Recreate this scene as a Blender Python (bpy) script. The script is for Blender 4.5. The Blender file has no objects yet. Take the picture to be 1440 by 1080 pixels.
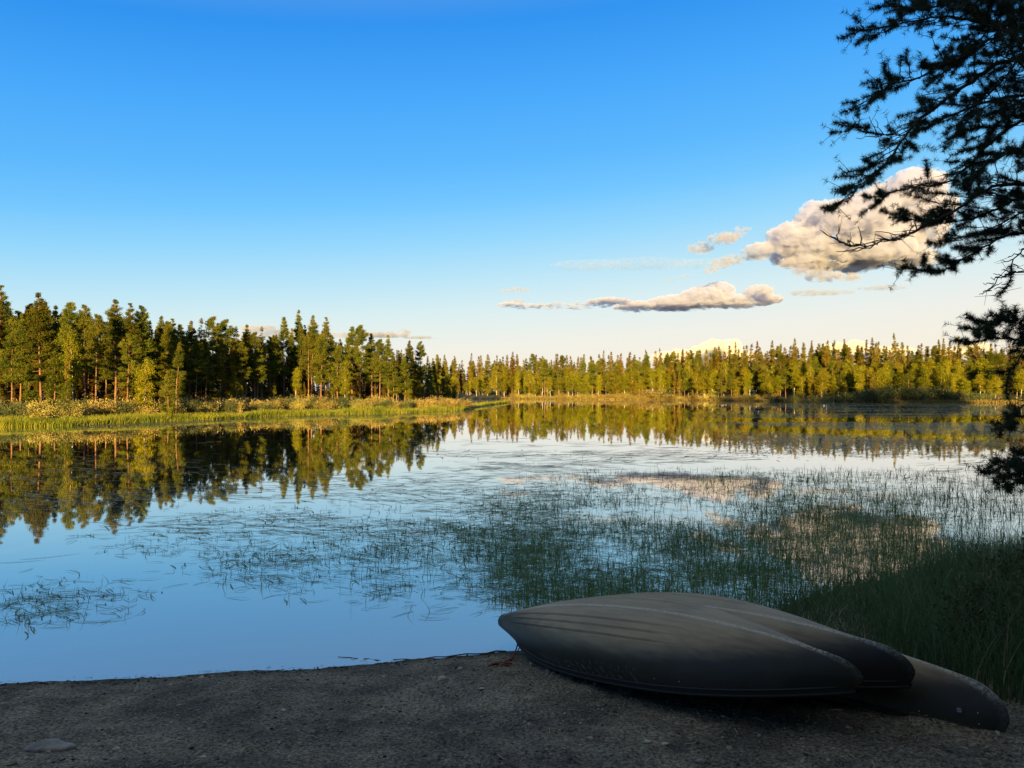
import bpy, bmesh, math, random
import numpy as np
from mathutils import Vector, Matrix, Euler

R = math.radians
S = bpy.context.scene
COL = S.collection
rng = np.random.default_rng(7)
random.seed(7)

# ------------------------------------------------------------------ camera
CAM_H, F, CX, YH = 2.55, 1080.0, 720.0, 550.0        # metres above the lake; focal length and horizon of the 1440x1080 frame
cam_d = bpy.data.cameras.new('camera')
cam = bpy.data.objects.new('camera', cam_d)
COL.objects.link(cam)
cam_d.sensor_width = 36.0
cam_d.lens = 27.0
cam_d.clip_start, cam_d.clip_end = 0.05, 40000.0
cam.location = (0, 0, CAM_H)
cam.rotation_euler = (R(90) + math.atan(10 / 1080.0), 0, 0)
S.camera = cam

# ------------------------------------------------------------------ light
SUN_EL, SUN_AZ = 5.0, 6.0          # light travels towards +Y, drifting to +X by SUN_AZ degrees
w = bpy.data.worlds.new('World')
S.world = w
w.use_nodes = True
nt = w.node_tree
nt.nodes.clear()
N = nt.nodes.new
out = N('ShaderNodeOutputWorld')
bg = N('ShaderNodeBackground')
sky = N('ShaderNodeTexSky')
sky.sky_type = 'NISHITA'
sky.sun_disc = False
sky.sun_elevation = R(SUN_EL)
sky.sun_rotation = R(180 + SUN_AZ)
sky.altitude = 200
sky.air_density = 1.0
sky.dust_density = 0.6
sky.ozone_density = 2.0
tc = N('ShaderNodeTexCoord')
sx = N('ShaderNodeSeparateXYZ')
nt.links.new(tc.outputs['Generated'], sx.inputs[0])
ramp = N('ShaderNodeValToRGB')
SKY_STOPS = [(0.0, (.87, .78, .65)), (0.06, (.81, .79, .74)), (0.105, (.66, .78, .80)), (0.146, (.47, .72, .85)), (0.196, (.27, .62, .90)),
             (0.244, (.14, .51, .92)), (0.29, (.085, .43, .91)), (0.36, (.045, .355, .90)), (0.44, (.014, .26, .82)), (0.60, (.22, .36, .55)), (1.0, (.58, .58, .56))]
while len(ramp.color_ramp.elements) < len(SKY_STOPS):
    ramp.color_ramp.elements.new(0.5)
for e, (p, c) in zip(ramp.color_ramp.elements, SKY_STOPS):
    e.position = p
    e.color = (*c, 1)
SKY_GAIN = 5.7                     # brings the graded sky to the Sky Texture's own scale
mg = N('ShaderNodeMix')
mg.data_type = 'RGBA'
mg.blend_type = 'MULTIPLY'
mg.inputs[0].default_value = 1.0
mg.inputs[7].default_value = (SKY_GAIN, SKY_GAIN, SKY_GAIN, 1)
mx = N('ShaderNodeMix')
mx.data_type = 'RGBA'
mx.inputs[0].default_value = 0.88
# the right-hand sky is a little warmer and brighter low down: shift the lookup with the azimuth
ad = N('ShaderNodeMath'); ad.operation = 'MULTIPLY_ADD'
ad.inputs[1].default_value = -0.075
nt.links.new(sx.outputs['X'], ad.inputs[0])
nt.links.new(sx.outputs['Z'], ad.inputs[2])
nt.links.new(ad.outputs[0], ramp.inputs[0])
nt.links.new(ramp.outputs[0], mg.inputs[6])
nt.links.new(sky.outputs[0], mx.inputs[6])
nt.links.new(mg.outputs[2], mx.inputs[7])
nt.links.new(mx.outputs[2], bg.inputs[0])
bg.inputs[1].default_value = 0.05
nt.links.new(bg.outputs[0], out.inputs[0])

sun_d = bpy.data.lights.new('sun', 'SUN')
sun_d.energy = 5.0
sun_d.angle = R(0.5)
sun_d.color = (1.0, 0.67, 0.22)
sun = bpy.data.objects.new('sun', sun_d)
COL.objects.link(sun)
el, az = R(SUN_EL), R(SUN_AZ)
travel = Vector((math.sin(az) * math.cos(el), math.cos(az) * math.cos(el), -math.sin(el)))
sun.rotation_euler = travel.to_track_quat('-Z', 'Y').to_euler()
sun.location = (0, -60, 40)

S.view_settings.view_transform = 'Standard'
S.view_settings.look = 'None'
S.view_settings.exposure = 2.0
S.view_settings.gamma = 1.0
S.render.engine = 'CYCLES'
S.cycles.max_bounces = 8
S.cycles.diffuse_bounces = 3
S.cycles.glossy_bounces = 3
S.cycles.volume_bounces = 5
S.cycles.transparent_max_bounces = 6
S.cycles.caustics_reflective = False
S.cycles.caustics_refractive = False
S.cycles.use_denoising = True
S.cycles.use_adaptive_sampling = False
S.cycles.sample_clamp_indirect = 4.0

# ------------------------------------------------------------------ helpers
def tag(o, label=None, cat=None, group=None, kind=None):
    if label: o['label'] = label
    if cat: o['category'] = cat
    if group: o['group'] = group
    if kind: o['kind'] = kind
    return o

def link(o, parent=None):
    COL.objects.link(o)
    if parent is not None:
        o.parent = parent
    return o

def empty(name, loc=(0, 0, 0), rot=(0, 0, 0), scale=1.0):
    o = bpy.data.objects.new(name, None)
    o.empty_display_size = 0.3
    o.location = loc
    o.rotation_euler = rot
    o.scale = (scale,) * 3 if np.isscalar(scale) else scale
    return link(o)

class MB:
    """collects arrays of vertices and of tri / quad faces, and builds them as one mesh"""
    def __init__(s):
        s.v, s.f, s.m, s.n = [], [], [], 0
    def add(s, V, Fc, mat=0):
        V = np.asarray(V, np.float32).reshape(-1, 3)
        Fc = np.asarray(Fc, np.int32)
        s.v.append(V); s.f.append(Fc + s.n); s.m.append(np.full(len(Fc), mat, np.int32)); s.n += len(V)
        return s
    def mesh(s, name, mats, smooth=False):
        me = bpy.data.meshes.new(name)
        V = np.concatenate(s.v)
        me.vertices.add(len(V)); me.vertices.foreach_set('co', V.ravel())
        tot = np.concatenate([np.full(len(f), f.shape[1], np.int32) for f in s.f])
        idx = np.concatenate([f.ravel() for f in s.f])
        me.loops.add(len(idx)); me.loops.foreach_set('vertex_index', idx)
        me.polygons.add(len(tot))
        me.polygons.foreach_set('loop_start', np.concatenate([[0], np.cumsum(tot)[:-1]]).astype(np.int32))
        me.polygons.foreach_set('loop_total', tot)
        me.polygons.foreach_set('material_index', np.concatenate(s.m))
        if smooth:
            me.polygons.foreach_set('use_smooth', np.ones(len(tot), bool))
        for m in (mats if isinstance(mats, (list, tuple)) else [mats]):
            me.materials.append(m)
        me.update(calc_edges=True)
        me.validate()
        return me
    def obj(s, name, mats, parent=None, smooth=False):
        return link(bpy.data.objects.new(name, s.mesh(name, mats, smooth)), parent)

def nrm(a):
    return a / np.maximum(np.linalg.norm(a, axis=-1, keepdims=True), 1e-9)

def tube(path, rad, sides=6, closed_end=True):
    P = np.asarray(path, float); rad = np.broadcast_to(np.asarray(rad, float), (len(P),))
    T = nrm(np.gradient(P, axis=0))
    ref = np.array([0, 0, 1.0]) if abs(T[:, 2]).mean() < 0.8 else np.array([1.0, 0, 0])
    A = nrm(np.cross(T, ref)); B = np.cross(T, A)
    th = np.linspace(0, 2 * np.pi, sides, endpoint=False)
    V = P[:, None] + rad[:, None, None] * (np.cos(th)[None, :, None] * A[:, None] + np.sin(th)[None, :, None] * B[:, None])
    n = len(P)
    i, j = np.meshgrid(np.arange(n - 1), np.arange(sides), indexing='ij')
    j2 = (j + 1) % sides
    Q = np.stack([i * sides + j, i * sides + j2, (i + 1) * sides + j2, (i + 1) * sides + j], -1).reshape(-1, 4)
    return V.reshape(-1, 3), Q

def diamonds(c, d, L, W, g):
    """leaf-like four-cornered faces: base c, direction d, length L, width W"""
    n = len(c)
    d = nrm(d); p = nrm(np.cross(d, g.normal(size=(n, 3))))
    L = np.broadcast_to(L, (n,))[:, None]; W = np.broadcast_to(W, (n,))[:, None]
    V = np.stack([c, c + d * L * .45 + p * W * .5, c + d * L, c + d * L * .45 - p * W * .5], 1)
    Q = np.arange(n * 4).reshape(n, 4)
    return V.reshape(-1, 3), Q

def blades(base, h, width, lean, g, seg=2):
    """upright tapering grass blades that bend over; lean is the horizontal displacement of the tip"""
    n = len(base)
    a = g.uniform(0, 2 * np.pi, n)
    side = np.stack([np.cos(a), np.sin(a), 0 * a], 1)
    h = np.broadcast_to(h, (n,)); width = np.broadcast_to(width, (n,))
    rows = []
    for k in range(seg + 1):
        t = k / seg
        ctr = base + lean * (t ** 1.8)[..., None] if not np.isscalar(t) else base + lean * (t ** 1.8)
        ctr = ctr + np.stack([0 * h, 0 * h, h * (t - .12 * t * t)], 1)
        wd = (width * (1 - t) * .5 + width * .06)[:, None]
        rows.append(np.stack([ctr - side * wd, ctr + side * wd], 1))
    V = np.stack(rows, 1).reshape(n, -1, 3)
    q = np.array([[2 * k, 2 * k + 1, 2 * k + 3, 2 * k + 2] for k in range(seg)])
    Q = (np.arange(n)[:, None, None] * (2 * (seg + 1)) + q[None]).reshape(-1, 4)
    return V.reshape(-1, 3), Q

_perm = np.random.default_rng(3).permutation(512)
_perm = np.concatenate([_perm, _perm])
_val = np.random.default_rng(4).random(512)
def vnoise(x, y):
    xi, yi = np.floor(x).astype(int), np.floor(y).astype(int)
    fx, fy = x - xi, y - yi
    fx, fy = fx * fx * (3 - 2 * fx), fy * fy * (3 - 2 * fy)
    h = lambda a, b: _val[_perm[(_perm[a & 511] + b) & 511]]
    return (h(xi, yi) * (1 - fx) + h(xi + 1, yi) * fx) * (1 - fy) + (h(xi, yi + 1) * (1 - fx) + h(xi + 1, yi + 1) * fx) * fy
def fbm(x, y, o=4):
    s, a, t = 0, .5, 0
    for k in range(o):
        s = s + a * vnoise(x * 2 ** k + 17.3 * k, y * 2 ** k + 5.1 * k); t += a; a *= .5
    return s / t

def px_water(x, y):
    """where the line of sight through a pixel of the photograph meets the lake"""
    d = F * CAM_H / (np.asarray(y, float) - YH)
    return (np.asarray(x, float) - CX) / F * d, d

# ------------------------------------------------------------------ materials
def mat(name, base, rough=0.9, vary=None, scale=8.0, bump=0.0, bscale=60.0, spec=0.3, detail=5.0, obj_rand=0.0, hue_rand=0.0, vec='Object', trans=0.0):
    m = bpy.data.materials.new(name)
    m.use_nodes = True
    t = m.node_tree; n = t.nodes.new
    b = t.nodes['Principled BSDF']
    b.inputs['Roughness'].default_value = rough
    b.inputs['Specular IOR Level'].default_value = spec
    c = n('ShaderNodeTexCoord')
    src = None
    if vary is not None:
        nz = n('ShaderNodeTexNoise'); nz.inputs['Scale'].default_value = scale; nz.inputs['Detail'].default_value = detail
        t.links.new(c.outputs[vec], nz.inputs['Vector'])
        r = n('ShaderNodeValToRGB')
        r.color_ramp.elements[0].position, r.color_ramp.elements[1].position = .34, .66
        r.color_ramp.elements[0].color = (*base, 1); r.color_ramp.elements[1].color = (*vary, 1)
        t.links.new(nz.outputs[0], r.inputs[0]); src = r.outputs[0]
    if obj_rand or hue_rand:
        oi = n('ShaderNodeObjectInfo'); hs = n('ShaderNodeHueSaturation')
        mr = n('ShaderNodeMapRange'); mr.inputs[3].default_value = 1 - obj_rand; mr.inputs[4].default_value = 1 + obj_rand
        mh = n('ShaderNodeMapRange'); mh.inputs[3].default_value = .5 - hue_rand; mh.inputs[4].default_value = .5 + hue_rand
        fr = n('ShaderNodeMath'); fr.operation = 'MULTIPLY'; fr.inputs[1].default_value = 7.31
        f2 = n('ShaderNodeMath'); f2.operation = 'FRACT'
        t.links.new(oi.outputs['Random'], mr.inputs[0]); t.links.new(oi.outputs['Random'], fr.inputs[0])
        t.links.new(fr.outputs[0], f2.inputs[0]); t.links.new(f2.outputs[0], mh.inputs[0])
        t.links.new(mr.outputs[0], hs.inputs['Value']); t.links.new(mh.outputs[0], hs.inputs['Hue'])
        if src: t.links.new(src, hs.inputs['Color'])
        else: hs.inputs['Color'].default_value = (*base, 1)
        src = hs.outputs[0]
    if src: t.links.new(src, b.inputs['Base Color'])
    else: b.inputs['Base Color'].default_value = (*base, 1)
    if bump:
        nb = n('ShaderNodeTexNoise'); nb.inputs['Scale'].default_value = bscale; nb.inputs['Detail'].default_value = 6
        bp = n('ShaderNodeBump'); bp.inputs['Strength'].default_value = bump; bp.inputs['Distance'].default_value = .02
        t.links.new(c.outputs[vec], nb.inputs['Vector']); t.links.new(nb.outputs[0], bp.inputs['Height']); t.links.new(bp.outputs[0], b.inputs['Normal'])
    if trans:
        tr = n('ShaderNodeBsdfTranslucent'); ms = n('ShaderNodeMixShader'); ms.inputs[0].default_value = trans
        if src: t.links.new(src, tr.inputs[0])
        else: tr.inputs[0].default_value = (*base, 1)
        t.links.new(b.outputs[0], ms.inputs[1]); t.links.new(tr.outputs[0], ms.inputs[2])
        t.links.new(ms.outputs[0], t.nodes['Material Output'].inputs[0])
    return m

M = {}
M['pine'] = mat('pine_needles', (.036, .052, .008), .9, (.125, .124, .013), .9, obj_rand=.3, hue_rand=.02, trans=.2, spec=.04)
M['spruce'] = mat('spruce_needles', (.06, .052, .006), .9, (.16, .115, .012), .8, obj_rand=.3, hue_rand=.025, trans=.15, spec=.04)
M['birch'] = mat('birch_leaves', (.105, .115, .006), .8, (.22, .20, .01), .9, obj_rand=.25, hue_rand=.02, trans=.3, spec=.05)
M['pine_bark'] = mat('pine_bark', (.10, .062, .042), .95, (.24, .12, .06), 2.2, bump=.4, bscale=30, obj_rand=.15)
M['spruce_bark'] = mat('spruce_bark', (.10, .08, .065), .95, (.18, .14, .11), 3, obj_rand=.15)
M['birch_bark'] = mat('birch_bark', (.18, .15, .12), .8, (.45, .41, .36), 2.5)
M['shrub'] = mat('willow_leaves', (.17, .14, .03), .8, (.46, .36, .11), 1.6, obj_rand=.25, hue_rand=.02, trans=.25, spec=.2)
M['shrub_green'] = mat('shrub_leaves', (.045, .06, .02), .8, (.11, .12, .04), 1.4, obj_rand=.25, hue_rand=.02, trans=.2, spec=.2)
M['twig'] = mat('twig_bark', (.07, .055, .045), .9, (.12, .095, .075), 20)
M['shore_grass'] = mat('shore_grass_blades', (.11, .15, .012), .8, (.27, .26, .03), .5, trans=.35, spec=.2)
M['dry_grass'] = mat('dry_grass_blades', (.14, .11, .025), .8, (.24, .18, .05), .3, trans=.3, spec=.1)
M['reed'] = mat('reed_stems', (.075, .13, .04), .6, (.12, .19, .06), 1.2, trans=.25, spec=.2)
M['bank_grass'] = mat('bank_grass_blades', (.05, .10, .035), .7, (.10, .15, .055), 1.5, trans=.3, spec=.2)
M['weed'] = mat('pond_weed', (.26, .23, .13), .85, (.42, .38, .25), .15, spec=.2)
M['mat'] = mat('floating_mat', (.10, .10, .04), .85, (.17, .16, .07), .4, spec=.2)
M['near_needle'] = mat('near_pine_needles', (.025, .04, .022), .7, (.05, .07, .035), 6, trans=.15, spec=.2)
M['near_bark'] = mat('near_pine_bark', (.05, .035, .028), .95, (.09, .065, .05), 14, bump=.5, bscale=60)
M['stone'] = mat('grey_stone', (.12, .12, .11), .85, (.24, .23, .21), 14, bump=.4, bscale=80)
M['pale_stone'] = mat('pale_stone', (.30, .28, .22), .85, (.42, .40, .33), 20, bump=.3, bscale=90)
M['pebble'] = mat('pebbles', (.09, .088, .08), .9, (.34, .31, .25), 3.1, bump=.3, bscale=90)
M['straw'] = mat('dry_straw', (.20, .17, .10), .9, (.32, .28, .18), 4)
M['stick'] = mat('wet_stick', (.07, .03, .025), .6, (.11, .05, .04), 20)
M['crumb'] = mat('soil_crumb', (.05, .045, .037), .95, (.19, .17, .135), 6, bump=.4)
M['litter'] = mat('needle_litter', (.06, .045, .03), .9, (.12, .09, .06), 5)
M['clod'] = mat('dark_clods', (.018, .017, .016), .95, (.05, .045, .04), 9, bump=.5)
M['rim'] = mat('dark_gunwale', (.02, .02, .02), .7, spec=.25)
M['flake'] = mat('worn_paint', (.13, .13, .115), .9, (.03, .03, .03), 70)
M['badge'] = mat('badge_plate', (.035, .035, .05), .4)
M['badge_mark'] = mat('badge_print', (.30, .32, .42), .6)
M['screw'] = mat('rivet', (.35, .35, .33), .4)
M['rope'] = mat('red_rope', (.13, .03, .02), .9, (.24, .07, .05), 70)

def hull_mat():
    """black-green plastic, flat bottom painted lighter as if lit from above, with dusty streaks, scuffed white along the keel"""
    m = mat('weathered_top_lit_hull', (.022, .020, .017), .5, (.036, .032, .025), 3.0, bump=.10, bscale=140, spec=.25)
    t = m.node_tree; n = t.nodes.new; b = t.nodes['Principled BSDF']
    c = n('ShaderNodeTexCoord'); sp = n('ShaderNodeSeparateXYZ'); t.links.new(c.outputs['Object'], sp.inputs[0])
    def noise(sc, d, scale=(1, 1, 1)):
        mp = n('ShaderNodeMapping'); mp.inputs['Scale'].default_value = scale
        z = n('ShaderNodeTexNoise'); z.inputs['Scale'].default_value = sc; z.inputs['Detail'].default_value = d
        t.links.new(c.outputs['Object'], mp.inputs[0]); t.links.new(mp.outputs[0], z.inputs['Vector']); return z.outputs[0]
    def math_(op, a, b_=None, c_=None):
        q_ = n('ShaderNodeMath'); q_.operation = op
        for k, v in enumerate((a, b_, c_)):
            if v is None: continue
            if hasattr(v, 'links'): t.links.new(v, q_.inputs[k])
            else: q_.inputs[k].default_value = v
        return q_.outputs[0]
    def rng_(src, a, b_, lo, hi):
        r = n('ShaderNodeMapRange'); r.interpolation_type = 'SMOOTHSTEP'
        for k, v in enumerate((a, b_, lo, hi)): r.inputs[k + 1].default_value = v
        t.links.new(src, r.inputs[0]); return r.outputs[0]
    def mix_(f, a, col):
        q_ = n('ShaderNodeMix'); q_.data_type = 'RGBA'; t.links.new(f, q_.inputs[0]); t.links.new(a, q_.inputs[6]); q_.inputs[7].default_value = (*col, 1); return q_.outputs[2]
    old = b.inputs['Base Color'].links[0].from_socket
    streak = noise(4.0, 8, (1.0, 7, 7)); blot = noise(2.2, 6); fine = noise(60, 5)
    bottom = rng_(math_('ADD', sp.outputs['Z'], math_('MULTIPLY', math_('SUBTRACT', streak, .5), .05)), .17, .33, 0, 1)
    top_light = math_('MULTIPLY', bottom, rng_(math_('ADD', math_('MULTIPLY', streak, .5), math_('MULTIPLY', blot, .5)), .36, .60, .74, 1.0))  # light on the upturned bottom put into the colour, broken by dusty streaks
    col = mix_(top_light, old, (.29, .225, .145))
    ay = math_('ABSOLUTE', sp.outputs['Y'])
    keel = math_('MULTIPLY', math_('MULTIPLY', rng_(ay, .004, .024, 1, 0), rng_(fine, .38, .58, .25, 1)), rng_(sp.outputs['Z'], .10, .24, .12, 1))
    col = mix_(keel, col, (.40, .36, .29))
    t.links.new(col, b.inputs['Base Color'])
    t.links.new(rng_(top_light, 0, 1, .5, .75), b.inputs['Roughness'])
    return m
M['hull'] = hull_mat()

def ground_mat():
    m = bpy.data.materials.new('ground_soil'); m.use_nodes = True
    t = m.node_tree; n = t.nodes.new; b = t.nodes['Principled BSDF']
    b.inputs['Roughness'].default_value = .95; b.inputs['Specular IOR Level'].default_value = .15
    g = n('ShaderNodeNewGeometry')
    def noise(s, d=8):
        z = n('ShaderNodeTexNoise'); z.inputs['Scale'].default_value = s; z.inputs['Detail'].default_value = d
        z.inputs['Roughness'].default_value = .65
        t.links.new(g.outputs['Position'], z.inputs['Vector']); return z.outputs[0]
    def rampn(src, p0, c0, p1, c1):
        r = n('ShaderNodeValToRGB'); r.color_ramp.elements[0].position, r.color_ramp.elements[1].position = p0, p1
        r.color_ramp.elements[0].color = (*c0, 1); r.color_ramp.elements[1].color = (*c1, 1)
        t.links.new(src, r.inputs[0]); return r.outputs[0]
    fine = rampn(noise(46, 12), .38, (.046, .041, .034), .64, (.29, .26, .205))
    big = rampn(noise(1.7, 7), .38, (.45, .46, .48), .62, (1.25, 1.22, 1.12))
    mu = n('ShaderNodeMix'); mu.data_type = 'RGBA'; mu.blend_type = 'MULTIPLY'; mu.inputs[0].default_value = 1
    t.links.new(fine, mu.inputs[6]); t.links.new(big, mu.inputs[7])
    # beyond the beach the ground is moss and litter
    sp = n('ShaderNodeSeparateXYZ'); t.links.new(g.outputs['Position'], sp.inputs[0])
    mr = n('ShaderNodeMapRange'); mr.inputs[1].default_value = 14; mr.inputs[2].default_value = 24
    t.links.new(sp.outputs['Y'], mr.inputs[0])
    mo = n('ShaderNodeMix'); mo.data_type = 'RGBA'
    moss = rampn(noise(.7), .35, (.05, .055, .022), .65, (.13, .11, .05))
    t.links.new(mr.outputs[0], mo.inputs[0]); t.links.new(mu.outputs[2], mo.inputs[6]); t.links.new(moss, mo.inputs[7])
    # wet soil just above the waterline
    wr = n('ShaderNodeMapRange'); wr.inputs[1].default_value = .005; wr.inputs[2].default_value = .05; wr.inputs[3].default_value = .6; wr.inputs[4].default_value = 1
    t.links.new(sp.outputs['Z'], wr.inputs[0])
    wm = n('ShaderNodeMix'); wm.data_type = 'RGBA'; wm.blend_type = 'MULTIPLY'; wm.inputs[0].default_value = 1
    t.links.new(mo.outputs[2], wm.inputs[6]); t.links.new(wr.outputs[0], wm.inputs[7])
    t.links.new(wm.outputs[2], b.inputs['Base Color'])
    bp = n('ShaderNodeBump'); bp.inputs['Strength'].default_value = .8; bp.inputs['Distance'].default_value = .03
    t.links.new(noise(55, 10), bp.inputs['Height']); t.links.new(bp.outputs[0], b.inputs['Normal'])
    return m
M['ground'] = ground_mat()

def water_mat():
    m = bpy.data.materials.new('lake_water'); m.use_nodes = True
    t = m.node_tree; n = t.nodes.new; b = t.nodes['Principled BSDF']
    b.inputs['Base Color'].default_value = (.030, .040, .050, 1)
    b.inputs['Roughness'].default_value = .02
    b.inputs['IOR'].default_value = 1.7
    b.inputs['Coat Weight'].default_value = 1.0; b.inputs['Coat IOR'].default_value = 1.9; b.inputs['Coat Roughness'].default_value = .02
    g = n('ShaderNodeNewGeometry')
    # the pale silty bed shows through in the shallows by the beach
    sp = n('ShaderNodeSeparateXYZ'); t.links.new(g.outputs['Position'], sp.inputs[0])
    sh = n('ShaderNodeMath'); sh.operation = 'MULTIPLY_ADD'; sh.inputs[1].default_value = -.2; t.links.new(sp.outputs['X'], sh.inputs[0]); t.links.new(sp.outputs['Y'], sh.inputs[2])
    dr = n('ShaderNodeValToRGB'); mr = n('ShaderNodeMapRange'); mr.inputs[1].default_value = 7.0; mr.inputs[2].default_value = 22.0
    t.links.new(sh.outputs[0], mr.inputs[0]); t.links.new(mr.outputs[0], dr.inputs[0])
    e = dr.color_ramp.elements; e[0].color = (.46, .35, .19, 1); e[1].color = (.012, .015, .018, 1); e[1].position = 1.0
    m_ = e.new(.35); m_.color = (.17, .16, .13, 1)
    t.links.new(dr.outputs[0], b.inputs['Base Color'])
    mp = n('ShaderNodeMapping'); mp.inputs['Scale'].default_value = (.45, 1.6, 1)
    t.links.new(g.outputs['Position'], mp.inputs[0])
    z = n('ShaderNodeTexNoise'); z.inputs['Scale'].default_value = 1.3; z.inputs['Detail'].default_value = 3
    t.links.new(mp.outputs[0], z.inputs['Vector'])
    p = n('ShaderNodeTexNoise'); p.inputs['Scale'].default_value = .035; p.inputs['Detail'].default_value = 3
    t.links.new(mp.outputs[0], p.inputs['Vector'])
    r = n('ShaderNodeMapRange'); r.inputs[1].default_value = .45; r.inputs[2].default_value = .68; r.inputs[3].default_value = .012; r.inputs[4].default_value = .06
    t.links.new(p.outputs[0], r.inputs[0])
    bp = n('ShaderNodeBump'); bp.inputs['Distance'].default_value = .02
    t.links.new(r.outputs[0], bp.inputs['Strength']); t.links.new(z.outputs[0], bp.inputs['Height']); t.links.new(bp.outputs[0], b.inputs['Normal']); t.links.new(bp.outputs[0], b.inputs['Coat Normal'])
    return m
M['water'] = water_mat()

# ------------------------------------------------------------------ setting: ground and lake
LAKE = np.array([(-70, 0), (-30, 3), (-12, 5.3), (-4.5, 6.7), (-3, 6.9), (-1.6, 7.13), (-.5, 7.42), (0, 7.6), (1.5, 7.95), (2.5, 8.3), (3.4, 9.3), (4.6, 10.2), (7, 11.2), (14, 14), (30, 20), (70, 35),
                 (125, 70), (135, 120), (112, 160), (98, 164), (82, 166), (65, 184), (45, 228), (20, 233), (-2, 250), (-22, 240), (-16, 190),
                 (-.8, 172), (-6.0, 104), (-12.3, 89), (-23, 80), (-27, 70), (-33, 58), (-36.7, 55), (-60, 48), (-95, 40), (-110, -60), (-100, -140), (-72, -60)], float)
def lake_dist(x, y):
    """signed distance to the shoreline, positive on land"""
    P = np.stack([x, y], -1)
    a, b = LAKE, np.roll(LAKE, -1, 0)
    best = np.full(x.shape, 1e18); inside = np.zeros(x.shape, bool)
    for p, q in zip(a, b):
        e = q - p; wv = P - p
        tt = np.clip((wv @ e) / (e @ e), 0, 1)
        dd = wv - tt[..., None] * e
        best = np.minimum(best, (dd ** 2).sum(-1))
        c1 = (p[1] <= y) & (q[1] > y); c2 = (q[1] <= y) & (p[1] > y)
        cr = e[0] * wv[..., 1] - e[1] * wv[..., 0]
        inside ^= (c1 & (cr > 0)) | (c2 & (cr < 0))
    d = np.sqrt(best)
    return np.where(inside, -d, d)
def ground_z(x, y, rough=True):
    x, y = np.asarray(x, float), np.asarray(y, float)
    d = lake_dist(x, y)
    near = np.clip((22 - y) / 10, 0, 1)
    slope = .06 + .093 * near
    cap = 2.2 - 1.1 * near
    zl = cap * (1 - np.exp(-slope * np.maximum(d, 0) / cap))
    z = np.where(d > 0, zl * (.985 + .015), np.maximum(d * .16, -1.3))
    if rough:
        k = np.clip((14 - np.hypot(x, y - 5)) / 4, 0, 1)
        z = z + k * np.clip(d / .5, .3, 1) * ((fbm(x * 1.6, y * 1.6, 4) - .5) * .06 + (fbm(x * 9, y * 9, 4) - .5) * .042)
        z = z + (1 - k) * (fbm(x * .05, y * .05, 3) - .5) * .5 * np.clip(d / 10, 0, 1)
    return z
def axis(lo, hi, step, far, grow=1.07):
    a = list(np.arange(lo, hi, step))
    s = step; v = a[-1]
    while v < far:
        s *= grow; v += s; a.append(v)
    s = step; v = a[0]; pre = []
    while v > -far:
        s *= grow; v -= s; pre.append(v)
    return np.array(pre[::-1] + a)
xs, ys = axis(-6.0, 4.5, .03, 15000), axis(3.4, 8.2, .03, 15000)
gx, gy = np.meshgrid(xs, ys)
gz = ground_z(gx, gy)
nx, ny = len(xs), len(ys)
i, j = np.meshgrid(np.arange(ny - 1), np.arange(nx - 1), indexing='ij')
q = np.stack([i * nx + j, i * nx + j + 1, (i + 1) * nx + j + 1, (i + 1) * nx + j], -1).reshape(-1, 4)
tag(MB().add(np.stack([gx, gy, gz], -1), q).obj('ground', M['ground'], smooth=True), kind='structure')
wv_ = np.array([(-160, -160, 0), (160, -160, 0), (160, 270, 0), (-160, 270, 0)], float)
tag(MB().add(wv_, [[0, 1, 2, 3]]).obj('lake_water', M['water']), kind='structure')

# ------------------------------------------------------------------ trees
def trunk_path(h, g, sway=.012, n=9):
    t = np.linspace(0, 1, n)
    off = np.cumsum(g.normal(size=(n, 2)) * h * sway * .35, 0); off -= off[0]
    return np.c_[off, t * h], t
def on_path(P, t):
    k = t * (len(P) - 1); i0 = np.clip(np.floor(k).astype(int), 0, len(P) - 2); f = (k - i0)[:, None]
    return P[i0] * (1 - f) + P[i0 + 1] * f

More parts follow.
